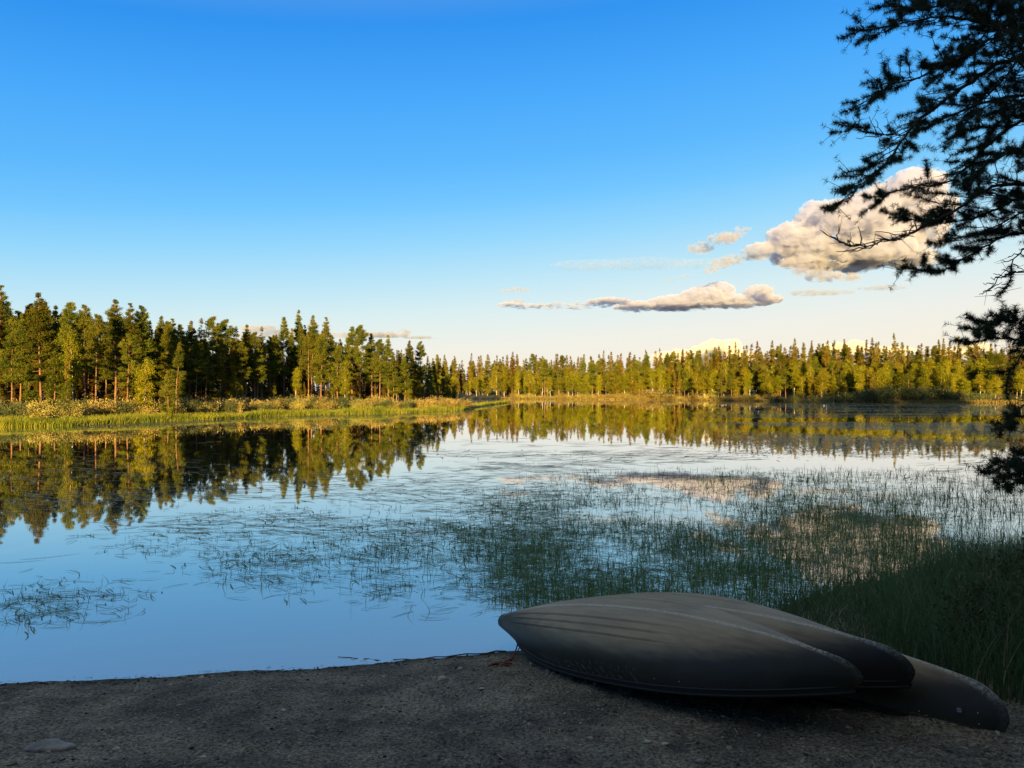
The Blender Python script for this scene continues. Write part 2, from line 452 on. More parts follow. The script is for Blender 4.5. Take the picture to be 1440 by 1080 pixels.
def make_pine(seed, h=10.0, cb=.38, spread=1.5, nb=64, dens=1.0, top=.75):
    spread *= 1.08
    g = np.random.default_rng(seed)
    tr, cr = MB(), MB()
    P, t = trunk_path(h, g)
    r0 = .008 * h + .015
    tr.add(*tube(P, r0 * (1 - .88 * t) * (1 + .25 * np.exp(-t * 30)), 7))
    tb = np.sort(cb + (1 - cb) * g.random(nb) ** .9)
    tb = np.sort(np.r_[tb, cb + (1 - cb) * np.linspace(.66, .985, 18)])
    tb = np.minimum(np.round(tb * h / .42) * .42 / h + g.normal(size=len(tb)) * .05 / h, .992)   # boughs stand in tiers
    u = np.clip((tb - cb) / (1 - cb), 0, 1)
    ln = .05 + spread * (np.clip(1 - u, .01, 1) ** top) * (.6 + .4 * np.clip(u / .25, 0, 1)) * g.uniform(.65, 1.15, len(tb))
    az = g.uniform(0, 2 * np.pi, len(tb))
    B0 = on_path(P, tb)
    for b0, l, a, uu in zip(B0, ln, az, u):
        e = R(-12 + 50 * uu ** 1.5 + g.normal() * 10)
        hd = np.array([math.cos(a), math.sin(a), 0])
        s = np.linspace(0, 1, 5)[:, None]
        path = b0 + hd * (l * math.cos(e)) * s + np.array([0, 0, 1.]) * (l * math.sin(e) * s + .22 * l * s ** 2.2)
        tr.add(*tube(path, np.linspace(.011 * l + .012, .006, 5), 3))
        nc = max(3, int(17 * l * dens))
        ts = g.uniform(.28, 1.02, nc)
        c = b0 + hd * (l * math.cos(e)) * ts[:, None] + np.array([0, 0, 1.]) * (l * math.sin(e) * ts + .22 * l * ts ** 2.2)[:, None]
        lat = np.array([-hd[1], hd[0], 0])
        c = c + lat * (g.normal(size=nc) * .24 * l * (1.1 - .6 * ts))[:, None] + np.array([0, 0, 1.]) * (g.normal(size=nc) * .06 * l + .04)[:, None]
        k = 12
        sc = .55 + .45 * min(1, (1 - uu) * 4)
        cc = np.repeat(c, k, 0) + g.normal(size=(nc * k, 3)) * np.array([.10, .10, .06]) * sc
        d = g.normal(size=(nc * k, 3)) * .8 + hd * .5 + np.array([0, 0, .75])
        cr.add(*diamonds(cc, d, g.uniform(.12, .27, nc * k) * sc, g.uniform(.035, .07, nc * k), g))
    n = 30
    cr.add(*diamonds(P[-1] - np.array([0, 0, 1.]) * (g.random(n) * .45 - .05)[:, None], g.normal(size=(n, 3)) * .5 + np.array([0, 0, .8]), g.uniform(.1, .22, n), .045, g))
    for k in range(int(9 * cb * 2)):      # dead stubs under the crown
        tt = g.uniform(cb * .35, cb); b0 = on_path(P, np.array([tt]))[0]; a = g.uniform(0, 2 * np.pi); l = g.uniform(.25, .9)
        tr.add(*tube([b0, b0 + np.array([math.cos(a) * l * .5, math.sin(a) * l * .5, -.03]), b0 + np.array([math.cos(a) * l, math.sin(a) * l, -.02 - .15 * l])], [.016, .011, .004], 3))
    return tr, cr

def make_spruce(seed, h=10.0, spread=1.35, nb=120, cb=.06, dens=1.0, power=.85):
    spread *= 1.15
    g = np.random.default_rng(seed)
    tr, cr = MB(), MB()
    P, t = trunk_path(h, g, .004)
    tr.add(*tube(P, (.011 * h + .02) * (1 - .95 * t), 6))
    u = np.sort(g.random(nb) ** .85); u = np.r_[u, .93, .955]
    tb = cb + (1 - cb) * u
    ln = spread * (1 - u) ** power * g.uniform(.6, 1.12, len(u)) + .05
    az = np.arange(len(u)) * 2.399 + g.normal(size=len(u)) * .5
    B0 = on_path(P, tb)
    for b0, l, a, uu in zip(B0, ln, az, u):
        hd = np.array([math.cos(a), math.sin(a), 0]); lat = np.array([-hd[1], hd[0], 0])
        droop = -.42 + .75 * uu
        nc = max(3, int(16 * l * dens))
        ts = g.uniform(.12, 1.02, nc)
        zz = l * (droop * ts + .22 * ts ** 2)
        c = b0 + hd * (l * ts)[:, None] + lat * (g.normal(size=nc) * .18 * l * (1.15 - ts))[:, None] + np.array([0, 0, 1.]) * zz[:, None]
        k = 8
        sc = .4 + .6 * min(1, (1 - uu) * 3)
        cc = np.repeat(c, k, 0) + g.normal(size=(nc * k, 3)) * np.array([.07, .07, .05])
        d = g.normal(size=(nc * k, 3)) * .55 + hd * .9 + np.array([0, 0, -.45 + .8 * uu])
        cr.add(*diamonds(cc, d, g.uniform(.14, .30, nc * k) * sc, g.uniform(.04, .085, nc * k), g))
    n = 18
    c = P[-1] - np.array([0, 0, 1.]) * (g.random(n) * .5)[:, None]
    cr.add(*diamonds(c, g.normal(size=(n, 3)) * .5 + np.array([0, 0, .9]), g.uniform(.1, .2, n), .035, g))
    return tr, cr

def make_birch(seed, h=8.0, spread=1.35, cb=.32, stems=1, dens=1.0):
    g = np.random.default_rng(seed)
    tr, cr = MB(), MB()
    for s_ in range(stems):
        hh = h * (1 - .13 * s_)
        P, t = trunk_path(hh, g, .022)
        if stems > 1:
            a = g.uniform(0, 6.28); P = P + np.c_[np.outer(t, [math.cos(a), math.sin(a)]) * .55, 0 * t]
        tr.add(*tube(P, (.008 * hh + .02) * (1 - .9 * t), 6))
        nb = int(58 / stems ** .5)
        tb = cb + (1 - cb) * g.random(nb) ** .85; u = (tb - cb) / (1 - cb)
        ln = spread * np.sqrt(np.clip(1 - (2 * u ** .8 - .75) ** 2 / 1.62, .03, 1)) * g.uniform(.5, 1.1, nb)
        for b0, l, a, uu in zip(on_path(P, tb), ln, g.uniform(0, 6.28, nb), u):
            e = R(g.uniform(15, 60)); hd = np.array([math.cos(a), math.sin(a), 0])
            ss = np.linspace(0, 1, 4)[:, None]
            path = b0 + hd * l * math.cos(e) * ss + np.array([0, 0, 1.]) * l * (math.sin(e) * ss - .25 * ss ** 2)
            tr.add(*tube(path, np.linspace(.012, .004, 4), 3))
            nc = max(3, int(10 * l * dens)); ts = g.uniform(.3, 1.05, nc)
            c = b0 + hd * (l * math.cos(e) * ts)[:, None] + np.array([0, 0, 1.]) * (l * (math.sin(e) * ts - .25 * ts ** 2))[:, None] + g.normal(size=(nc, 3)) * .16 * l
            k = 11
            cc = np.repeat(c, k, 0) + g.normal(size=(nc * k, 3)) * .15
            cr.add(*diamonds(cc, g.normal(size=(nc * k, 3)) + np.array([0, 0, -.5]), g.uniform(.10, .2, nc * k), g.uniform(.07, .13, nc * k), g))
    return tr, cr

KINDS = {
    'pine_tree': ([make_pine(100 + k, 10, cb=[.24, .3, .34, .2, .42, .27, .38][k], spread=[1.5, 1.35, 1.55, 1.6, 1.3, 1.25, 1.7][k], nb=[70, 66, 58, 76, 50, 70, 52][k], top=[.75, .8, .6, .9, .5, 1.0, .55][k]) for k in range(7)], 'pine_bark', 'pine', 10.0),
    'young_pine': ([make_pine(150 + k, 6, cb=.14, spread=1.15, nb=46, dens=1.3, top=.85) for k in range(3)], 'pine_bark', 'pine', 6.0),
    'spruce_tree': ([make_spruce(200 + k, 10, spread=[1.0, 1.15, .85, 1.3, 1.05, .8][k], cb=[.06, .1, .12, .04, .2, .15][k], power=[.8, .9, .75, .95, .7, .8][k]) for k in range(6)], 'spruce_bark', 'spruce', 10.0),
    'birch_tree': ([make_birch(300 + k, 8, spread=[1.3, 1.1, 1.5, 1.0, 1.35][k], cb=[.2, .3, .14, .34, .18][k], stems=[1, 1, 2, 1, 2][k]) for k in range(5)], 'birch_bark', 'birch', 8.0),
}
TREES = {}
for kn, (vs, bk, lf, h0) in KINDS.items():
    TREES[kn] = []
    for tr, cr in vs:
        one = MB()
        for vv, ff in zip(tr.v, [f for f in tr.f]):
            pass
        Vt, Vc = np.concatenate(tr.v), np.concatenate(cr.v)
        tm, cm = tr.mesh('trunk', M[bk], True), cr.mesh('crown', M[lf])
        one.v = tr.v + cr.v; one.f = tr.f + [f + tr.n for f in cr.f]; one.n = tr.n + cr.n
        one.m = [np.zeros(len(f), np.int32) for f in tr.f] + [np.ones(len(f), np.int32) for f in cr.f]
        TREES[kn].append(dict(trunk=tm, crown=cm, whole=one.mesh(kn, [M[bk], M[lf]]), mb=one, h=h0, top=max(Vt[:, 2].max(), Vc[:, 2].max())))

def tree(kn, x, y, h, label, group=None, parts=True, var=None, wide=1.0, lean=0.0, z=None):
    """plants one tree; x, y in metres, h its height; crown and trunk are children where the photo shows them"""
    vs = TREES[kn]
    k = random.randrange(len(vs)) if var is None else var % len(vs)
    T = vs[k]
    s = h / T['top']
    if z is None: z = float(ground_z(np.array([x]), np.array([y]), False)[0]) - .05
    ws = (s ** .7) * wide
    rot = (lean * random.uniform(-1, 1), lean * random.uniform(-1, 1), random.uniform(0, 6.28))
    if parts:
        o = empty(kn, (x, y, z), rot, (ws, ws, s))
        for nme in ('trunk', 'crown'):
            link(bpy.data.objects.new(nme, T[nme]), o)
    else:
        o = link(bpy.data.objects.new(kn, T['whole']))
        o.location = (x, y, z); o.rotation_euler = rot; o.scale = (ws, ws, s)
    return tag(o, label, {'pine_tree': 'pine', 'young_pine': 'pine', 'spruce_tree': 'spruce', 'birch_tree': 'birch'}[kn], group)

def at_px(x, D):
    return (x - CX) / F * D
def tip_h(ytip, D, z0):
    return CAM_H + (YH - ytip) * D / F - z0
def tree_px(kn, x, ytip, D, label, group=None, **kw):
    X = at_px(x, D)
    z0 = float(ground_z(np.array([X]), np.array([D]), False)[0]) - .05
    return tree(kn, X, D, tip_h(ytip, D, z0), label, group, z=z0, **kw)

# -- left forest: trees that can be told apart
LEFT = [
    ('pine_tree', 17, 443, 67, 'slim pine with two tones of orange trunk at the far left edge of the lake', dict(var=1)),
    ('pine_tree', 58, 410, 73, 'tall full-crowned pine, second from the left edge of the photo', dict(var=0, wide=1.15)),
    ('pine_tree', 4, 400, 84, 'tallest pine at the very left edge, behind the slim orange-trunked pine', dict(var=3, wide=1.2)),
    ('young_pine', 77, 493, 66, 'small bright pine in front of the tall left pines', dict(var=0)),
    ('young_pine', 92, 535, 65, 'very small leaning pine beside the birch on the left shore', dict(var=1, lean=.12)),
    ('birch_tree', 105, 462, 69, 'slender birch with pale trunk among the left shore pines', dict(var=1, wide=.8)),
    ('pine_tree', 97, 423, 80, 'sparse-topped pine behind the left shore birch', dict(var=4)),
    ('pine_tree', 119, 427, 78, 'thin-topped pine just right of the left shore birch', dict(var=2)),
    ('pine_tree', 135, 440, 73, 'pine with bare orange trunk right of the left shore birch', dict(var=4)),
    ('pine_tree', 163, 420, 77, 'broad pine with pointed top in the middle of the left forest', dict(var=0, wide=1.2)),
    ('pine_tree', 180, 425, 84, 'dark pine right behind the broad pointed pine', dict(var=3)),
    ('pine_tree', 199, 428, 86, 'open-crowned pine right of the broad pointed pine', dict(var=2)),
    ('pine_tree', 178, 468, 72, 'crooked lower pine in front of the broad pointed pine', dict(var=6, lean=.04)),
    ('birch_tree', 205, 502, 69, 'leafy low birch right of the crooked lower pine', dict(var=2)),
    ('pine_tree', 247, 480, 71, 'sunlit leaning pine standing alone before the dark trees', dict(var=5, lean=.05)),
    ('young_pine', 237, 521, 68, 'little sunlit pine at the foot of the leaning pine', dict(var=2)),
    ('pine_tree', 28, 440, 76, 'pine squeezed between the two tall pines at the left edge', dict(var=5)),
    ('young_pine', 40, 515, 70, 'low dark young pine under the tall left pines', dict(var=1)),
]
for kn, x, yt, D, lab, kw in LEFT:
    tree_px(kn, x, yt, D, lab, 'trees at the front of the left forest', **kw)
for x, yt, D, var in [(225, 443, 92, 0), (240, 447, 90, 3), (212, 450, 88, 5), (253, 455, 96, 2), (150, 452, 88, 1), (80, 428, 86, 5), (42, 425, 88, 2), (125, 450, 90, 6), (-20, 405, 76, 0), (-45, 410, 82, 3), (-75, 400, 80, 1)]:
    tree_px('pine_tree', x, yt, D, 'pine in the second row of the left forest, behind the sunlit front trees', 'second row of the left forest', var=var)
for k in range(72):
    x = random.uniform(-60, 605)
    D = np.interp(x, [-60, 0, 250, 262, 380, 390, 590], [76, 78, 88, 98, 110, 116, 138]) + random.uniform(0, 12)
    yt = np.interp(x, [-60, 0, 60, 130, 200, 270, 385, 400, 440, 470, 500, 540, 600], [412, 412, 422, 438, 436, 452, 470, 450, 452, 478, 468, 484, 500]) + random.uniform(0, 26)
    tree_px('pine_tree' if k % 3 else 'spruce_tree', x, yt, D, 'slim conifer standing between the front trees of the left shore', 'slim conifers between the front trees', wide=.85)
DARK = [(266, 450, 98), (283, 446, 99), (300, 444, 101), (318, 448, 103), (332, 458, 104), (345, 455, 107), (358, 466, 108), (368, 458, 111), (380, 472, 113), (290, 470, 97), (310, 475, 99), (340, 480, 103), (275, 478, 95), (325, 490, 101), (362, 488, 107)]
for n_, (x, yt, D) in enumerate(DARK):
    tree_px(['pine_tree', 'spruce_tree'][n_ % 3 == 1], x, yt, D, 'shaded tree in the dark recess between the two sunlit clumps of the left shore', 'shaded trees in the recess of the left forest', wide=1.05)
CLUMP = [
    ('pine_tree', 400, 445, 119, 'left-hand tall pine of the clump on the point', 1), ('pine_tree', 420, 434, 124, 'highest pine of the clump on the point', 5),
    ('pine_tree', 438, 442, 123, 'tall pine right beside the highest pine of the clump on the point', 0), ('pine_tree', 457, 445, 122, 'wide tall pine at the centre of the clump on the point', 3),
    ('pine_tree', 385, 470, 114, 'sunlit pine with orange trunk at the left end of the clump on the point', 4),
    ('pine_tree', 434, 466, 113, 'sunlit front pine below the highest pine of the point', 2), ('pine_tree', 451, 464, 113, 'sunlit front pine with orange trunk below the centre of the clump', 0),
    ('pine_tree', 475, 481, 112, 'dense front pine filling the dip in the clump on the point', 3), ('birch_tree', 485, 505, 111, 'young green birch in front of the dip in the clump', 0),
    ('pine_tree', 495, 458, 121, 'left of the twin pines right of the dip in the clump', 2), ('pine_tree', 506, 456, 119, 'right of the twin pines right of the dip in the clump', 6),
    ('pine_tree', 523, 468, 122, 'slim pine right of the twin pines on the point', 1), ('pine_tree', 534, 476, 116, 'orange-trunked pine with low branches on the point', 6),
    ('pine_tree', 546, 470, 126, 'pointed pine behind the orange-trunked pines of the point', 5), ('pine_tree', 553, 490, 118, 'front pine with two-toned trunk near the end of the point', 3),
    ('pine_tree', 574, 478, 132, 'bushy pine near the right end of the point', 0), ('pine_tree', 569, 497, 120, 'lowest-branched pine at the right end of the point', 3), ('pine_tree', 591, 479, 138, 'last tall pine at the right end of the point', 2),
    ('birch_tree', 415, 515, 110, 'slim birch under the left tall pines of the point', 1), ('birch_tree', 575, 545, 108, 'low bright birch at the waterside end of the point', 2),
]
for kn, x, yt, D, lab, var in CLUMP:
    tree_px(kn, x, yt, D, lab, 'trees of the clump on the point', var=var, wide=1.05)
for x, yt, D in [(395, 480, 128), (410, 470, 130), (428, 462, 132), (447, 470, 130), (466, 470, 130), (480, 476, 132), (500, 480, 130), (516, 486, 130), (530, 490, 132), (540, 492, 136), (560, 492, 138), (580, 498, 142), (602, 500, 150), (608, 503, 156), (615, 498, 163), (622, 512, 170), (597, 512, 148), (630, 520, 182)]:
    tree_px(random.choice(['pine_tree', 'pine_tree', 'spruce_tree']), x, yt, D, 'darker tree in the back rows of the clump on the point', 'back rows of the clump on the point', wide=1.0)
# interior of the left forest
g = np.random.default_rng(11)
cnt = 0
while cnt < 80:
    D = g.uniform(84, 190)
    x = g.uniform(-120, 615)
    X = at_px(x, D)
    edge = np.interp(x, [-120, 0, 250, 262, 380, 390, 590, 640], [72, 80, 94, 108, 118, 126, 146, 180])
    if D < edge + 3: continue
    yt = np.interp(x, [-120, 0, 130, 270, 390, 430, 480, 560, 640], [420, 425, 445, 462, 472, 468, 482, 500, 520]) + g.uniform(-4, 22)
    tree_px('spruce_tree' if g.random() < .35 else 'pine_tree', x, yt, D, 'tree deep inside the left forest, mostly hidden by the rows before it', 'trees inside the left forest', parts=False, wide=1.3)
    cnt += 1

# -- far bank: skyline spruces measured one by one, then rows
SKY_SPR = [(625, 498, 270), (640, 503, 275), (663, 496, 285), (699, 499, 300), (721, 494, 330), (745, 505, 320), (762, 500, 310), (782, 497, 335), (804, 506, 330), (832, 501, 340), (849, 492, 344), (869, 501, 340), (885, 498, 335), (908, 491, 335),
           (928, 489, 330), (960, 490, 325), (985, 492, 322), (1008, 489, 320), (1034, 480, 318), (1046, 486, 315), (1065, 479, 300), (1086, 478, 295), (1118, 475, 290), (1142, 478, 280), (1164, 478, 255), (1174, 477, 235), (1187, 476, 225),
           (1207, 485, 240), (1219, 477, 235), (1227, 474, 235), (1236, 479, 240), (1270, 483, 235), (1296, 482, 230), (1320, 476, 225), (1327, 475, 235), (1336, 480, 215), (1348, 472, 220), (1375, 485, 220), (1400, 483, 220), (1425, 480, 220)]
for x, yt, D in SKY_SPR:
    tree_px('spruce_tree', x, yt, D, 'pointed spruce rising above the skyline of the far bank forest', 'skyline spruces of the far bank', wide=.95)
tree_px('spruce_tree', 1257, 467, 214, 'tallest spruce of the far bank, standing well above its neighbours on the right', 'skyline spruces of the far bank', var=3, wide=.9)
FAR_HERO = [
    ('pine_tree', 1097, 497, 203, 'broad pine with bright orange trunk on the right half of the far bank', 6, 1.3),
    ('pine_tree', 1404, 497, 175, 'rounded sunlit pine by the shore, near the overhanging branch', 6, 1.5),
    ('pine_tree', 1148, 500, 195, 'slim pine right of the broad orange-trunked pine on the far bank', 1, 1.2),
    ('pine_tree', 766, 505, 255, 'sunlit pine in the left half of the far bank front row', 4, 1.2),
    ('birch_tree', 1172, 528, 172, 'pale-trunked birch above the dark shore bushes, left of the others', 1, .9),
    ('birch_tree', 1245, 522, 178, 'birch clump with low crown below the tallest spruce', 4, 1.2),
    ('birch_tree', 1290, 516, 180, 'tallest leafy birch right of the tallest spruce', 0, 1.2),
    ('birch_tree', 1394, 535, 168, 'slender birch with white trunk by the water under the rounded pine', 3, .9),
]
for kn, x, yt, D, lab, var, wd in FAR_HERO:
    tree_px(kn, x, yt, D, lab, 'trees of the far bank front row', var=var, wide=wd)
def far_shore_D(x):
    return np.interp(x, [600, 710, 800, 930, 1000, 1100, 1257, 1440, 1700], [262, 256, 238, 232, 212, 190, 171, 166, 150])
g = np.random.default_rng(23)
def row(n, kn_p, off, ytop, jit, label, group, parts, x0=612, x1=1560, wide=1.3):
    xs_ = np.linspace(x0, x1, n) + g.uniform(-.5, .5, n) * (x1 - x0) / n
    for x in xs_:
        D = far_shore_D(x) + off[0] + g.random() * (off[1] - off[0])
        yt = np.interp(x, [600, 720, 850, 930, 1050, 1150, 1260, 1440, 1560], ytop) + g.uniform(-1, 1) * jit
        kn = g.choice(list(kn_p), p=list(kn_p.values()))
        tree_px(str(kn), x, yt, D, label.format({'pine_tree': 'pine', 'spruce_tree': 'spruce', 'birch_tree': 'birch'}[str(kn)]), group, parts=parts, wide=wide * (1.25 if kn == 'birch_tree' else 1))
row(88, {'birch_tree': .75, 'pine_tree': .25}, (4, 14), [535, 532, 527, 524, 520, 520, 522, 522, 522], 9, 'sunlit {} in the front row along the far shore', 'front row of the far bank', True)
row(100, {'birch_tree': .45, 'pine_tree': .35, 'spruce_tree': .2}, (14, 28), [520, 518, 514, 512, 508, 508, 509, 508, 508], 8, '{} in the second row of the far bank forest', 'second row of the far bank', True)
row(105, {'spruce_tree': .6, 'pine_tree': .4}, (28, 46), [506, 504, 502, 498, 492, 489, 489, 490, 488], 7, '{} in the middle rows of the far bank forest', 'middle rows of the far bank', False)
row(105, {'spruce_tree': .8, 'pine_tree': .2}, (46, 75), [503, 502, 500, 496, 489, 485, 486, 486, 484], 6, '{} in the back rows of the far bank forest', 'back rows of the far bank', False)

def mass(name, spots, mats, kind='stuff', label=None):
    """many trees that read as one wood, joined into one mesh"""
    mb = MB()
    for kn, x, y, h in spots:
        T = TREES[kn][random.randrange(len(TREES[kn]))]; s = h / T['top']; a = random.uniform(0, 6.28)
        z = float(ground_z(np.array([x]), np.array([y]), False)[0]) - .05
        ca, sa = math.cos(a), math.sin(a)
        off = {'pine_tree': 0, 'spruce_tree': 2, 'birch_tree': 4}[kn]
        V = np.concatenate(T['mb'].v); Fq = np.concatenate(T['mb'].f); mi = np.concatenate(T['mb'].m)
        V2 = np.stack([(V[:, 0] * ca - V[:, 1] * sa) * s * 1.15 + x, (V[:, 0] * sa + V[:, 1] * ca) * s * 1.15 + y, V[:, 2] * s + z], 1)
        mb.v.append(V2.astype(np.float32)); mb.f.append(Fq + mb.n); mb.m.append(mi + off); mb.n += len(V2)
    o = mb.obj(name, mats)
    return tag(o, label, 'forest', kind=kind)
MT = [M['pine_bark'], M['pine'], M['spruce_bark'], M['spruce'], M['birch_bark'], M['birch']]
sp_ = []
for k in range(190):
    x = g.uniform(585, 1600); D = far_shore_D(x) + g.uniform(34, 110)
    X = at_px(x, D); yt = np.interp(x, [600, 850, 1050, 1500], [507, 505, 496, 493]) + g.uniform(0, 22)
    sp_.append(('spruce_tree', X, D, tip_h(yt, D, 2)))
for k in range(420):
    x = g.uniform(612, 1560); D = far_shore_D(x) + g.uniform(3, 60)
    sp_.append(('spruce_tree' if k % 2 else 'birch_tree', at_px(x, D), D, g.uniform(3, 9.5)))
mass('distant_forest', sp_, MT, label='dense spruce wood closing the view behind the far bank')
sp_ = []
while len(sp_) < 190:
    D = g.uniform(88, 200); x = g.uniform(-170, 625)
    if D < np.interp(x, [-170, 0, 250, 262, 380, 390, 590, 640], [82, 88, 102, 110, 122, 132, 152, 186]): continue
    yt = np.interp(x, [-170, 0, 130, 270, 390, 430, 480, 560, 640], [425, 430, 450, 466, 476, 474, 486, 504, 522]) + g.uniform(4, 50)
    sp_.append((str(g.choice(['spruce_tree', 'spruce_tree', 'pine_tree'])), at_px(x, D), D, max(3.5, tip_h(yt, D, 1))))
for x in np.linspace(425, 545, 22):
    sp_.append(('spruce_tree', at_px(x, 1) * (D := g.uniform(116, 134)), D, g.uniform(2.5, 5.5)))
for x, D, yt in [(490, 130, 492), (497, 136, 496), (504, 128, 500), (511, 140, 498), (518, 132, 505), (485, 142, 500), (600, 160, 520), (592, 152, 522), (608, 168, 522), (430, 128, 500), (405, 126, 495), (415, 132, 500)]:
    sp_.append(('spruce_tree', at_px(x, D), D, tip_h(yt, D, 1)))
for k in range(70):
    x = g.uniform(-120, 600)
    D = np.interp(x, [-120, 0, 250, 262, 380, 390, 590], [70, 73, 80, 92, 106, 112, 130]) + g.uniform(0, 6)
    sp_.append((('spruce_tree', 'spruce_tree', 'birch_tree')[k % 3], at_px(x, D), D, g.uniform(1.8, 5)))
for k in range(300):
    x = g.uniform(-170, 640)
    D = np.interp(x, [-170, 0, 250, 262, 380, 390, 590, 640], [76, 80, 92, 102, 114, 122, 142, 178]) + g.uniform(0, 30)
    sp_.append(('spruce_tree' if k % 3 else 'birch_tree', at_px(x, D), D, g.uniform(1.6, 4.2)))
mass('forest_interior', sp_, MT, label='dark mass of trees filling the inside of the left forest')
# the wood on the slope behind the beach, whose shade lies over the near shore
sp_ = []
g = np.random.default_rng(31)
for k in range(75):
    sp_.append((str(g.choice(['pine_tree', 'spruce_tree', 'spruce_tree'])), g.uniform(-15, 18), g.uniform(-42, -7), g.uniform(14, 18)))
for k in range(75):
    sp_.append((str(g.choice(['pine_tree', 'spruce_tree', 'spruce_tree'])), g.uniform(14, 80), g.uniform(-40, -6), g.uniform(17, 22)))
for k in range(48):
    sp_.append(('spruce_tree', -15 + 2.0 * k + g.uniform(-.4, .4), g.uniform(-13, -8), g.uniform(15, 18) + 3.0 * (k > 24)))
for x, y, h in [(7.2, 2.6, 12), (6.2, -.6, 14), (9.4, 5.6, 11), (5, -3.2, 15), (11.5, 8.2, 12), (2.6, -5.5, 15), (13, 4, 13), (9.5, .5, 14), (-2, -6.5, 14), (-8, -5.5, 14)]:
    sp_.append(('spruce_tree', x, y, h))  # unseen spruces added to block sky light from the canoe sides
for k in range(30):
    sp_.append(('spruce_tree', -15.5 + 1.7 * k + g.uniform(-.4, .4), g.uniform(-20, -15), g.uniform(16, 18.5)))
for k in range(64):
    sp_.append(('spruce_tree', -15.5 + 1.5 * k + g.uniform(-.4, .4), g.uniform(-15, -10) - 3, g.uniform(4.5, 7)))  # low unseen spruces added to close sun gaps beneath the crowns
for k in range(18):
    sp_.append(('spruce_tree', -17 + 1.1 * k + g.uniform(-.4, .4), g.uniform(-10, -7), g.uniform(9, 15)))
mass('woodland', sp_, MT, label='pine and spruce wood on the slope behind the beach')

# ------------------------------------------------------------------ shrubs of the shores
def make_shrub(seed, n=1500, r=1.0, h=1.2, leaf=.085):
    g = np.random.default_rng(seed)
    st, fo = MB(), MB()
    nb = 16
    for k in range(nb):
        a = g.uniform(0, 6.28); rr = r * g.uniform(.25, .95); hh = h * g.uniform(.55, 1.0) * (1 - .35 * (rr / r) ** 2)
        s = np.linspace(0, 1, 5)[:, None]
        hd = np.array([math.cos(a), math.sin(a), 0])
        path = hd * rr * s ** 1.2 + np.array([0, 0, hh]) * s ** .8
        st.add(*tube(path, np.linspace(.014, .004, 5), 3))
        m_ = n // nb
        ts = g.uniform(.3, 1.03, m_)[:, None]
        c = hd * rr * ts ** 1.2 + np.array([0, 0, hh]) * ts ** .8 + g.normal(size=(m_, 3)) * np.array([.17, .17, .12]) * r
        c[:, 2] = np.maximum(c[:, 2], .04)
        fo.add(*diamonds(c, g.normal(size=(m_, 3)) + np.array([0, 0, .7]), g.uniform(.8, 1.5, m_) * leaf, g.uniform(.3, .5, m_) * leaf * 1.3, g))
    return st, fo
SHR = {}
for nm, lf in (('pale', 'shrub'), ('green', 'shrub_green')):
    SHR[nm] = [(a.mesh('stems', M['twig']), b.mesh('foliage', M[lf])) for a, b in (make_shrub(500 + k, 1700, 1.0, 1.15) for k in range(4))]
def shrub(kind, x, y, s, label, group=None, sz=None, z=None):
    st, fo = random.choice(SHR[kind])
    if z is None: z = float(ground_z(np.array([x]), np.array([y]), False)[0])
    o = empty('shrub', (x, y, z - .03), (0, 0, random.uniform(0, 6.28)), (s, s, sz or s))
    link(bpy.data.objects.new('stems', st), o); link(bpy.data.objects.new('foliage', fo), o)
    return tag(o, label, 'shrub', group)
g = np.random.default_rng(41)
for k in range(110):
    x = np.interp((k + g.uniform(-.4, .4)) * 96 / 110, [0, 40, 80, 95], [-40, 260, 570, 655])
    Dsh = np.interp(x, [-40, 0, 100, 300, 400, 570, 650, 690], [54, 55, 57, 69, 79, 89, 102, 140])
    D = Dsh + np.interp(x, [0, 600, 660], [5.5, 7, 4]) + g.uniform(-1.5, 5)
    pale = g.random() < .66
    shrub('pale' if pale else 'green', at_px(x, D), D, g.uniform(1.0, 1.6), ('pale yellowish' if pale else 'dark green') + ' low shrub in the belt behind the shore grass of the left shore', 'shrubs behind the left shore grass', sz=g.uniform(.8, 1.5))
for x, D, s in [(1096, 186, 1.6), (1120, 180, 1.8), (1150, 175, 2.0), (1178, 171, 2.2), (1200, 170, 2.6), (1222, 169, 2.8), (1240, 169, 3.4), (1258, 170, 3.6), (1275, 169, 3.0), (1292, 168, 3.2), (1312, 168, 3.4), (1330, 168, 2.8), (1348, 167, 2.4), (1370, 167, 2.2), (1392, 167, 2.0), (1420, 166, 2.0), (1450, 165, 2.0)]:
    shrub('green', at_px(x, D), D + 1, s * 1.15, 'dark rounded bush at the water of the right far shore', 'dark bushes along the right far shore', sz=s * .95)
for x in np.linspace(722, 1088, 48):
    D = far_shore_D(x) + g.uniform(-1, 3)
    shrub('pale', at_px(x, D), D, g.uniform(.9, 1.7) * 1.4, 'low golden shrub along the sunlit far shore', 'low shrubs along the far shore', sz=g.uniform(.7, 1.6))
shrub('pale', at_px(922, 229), 231, 4.5, 'broad golden bush standing out at the far shore', 'low shrubs along the far shore', sz=3.0)
shrub('green', at_px(936, 229), 232, 3.0, 'dark bush beside the broad golden bush of the far shore', 'low shrubs along the far shore', sz=2.4)

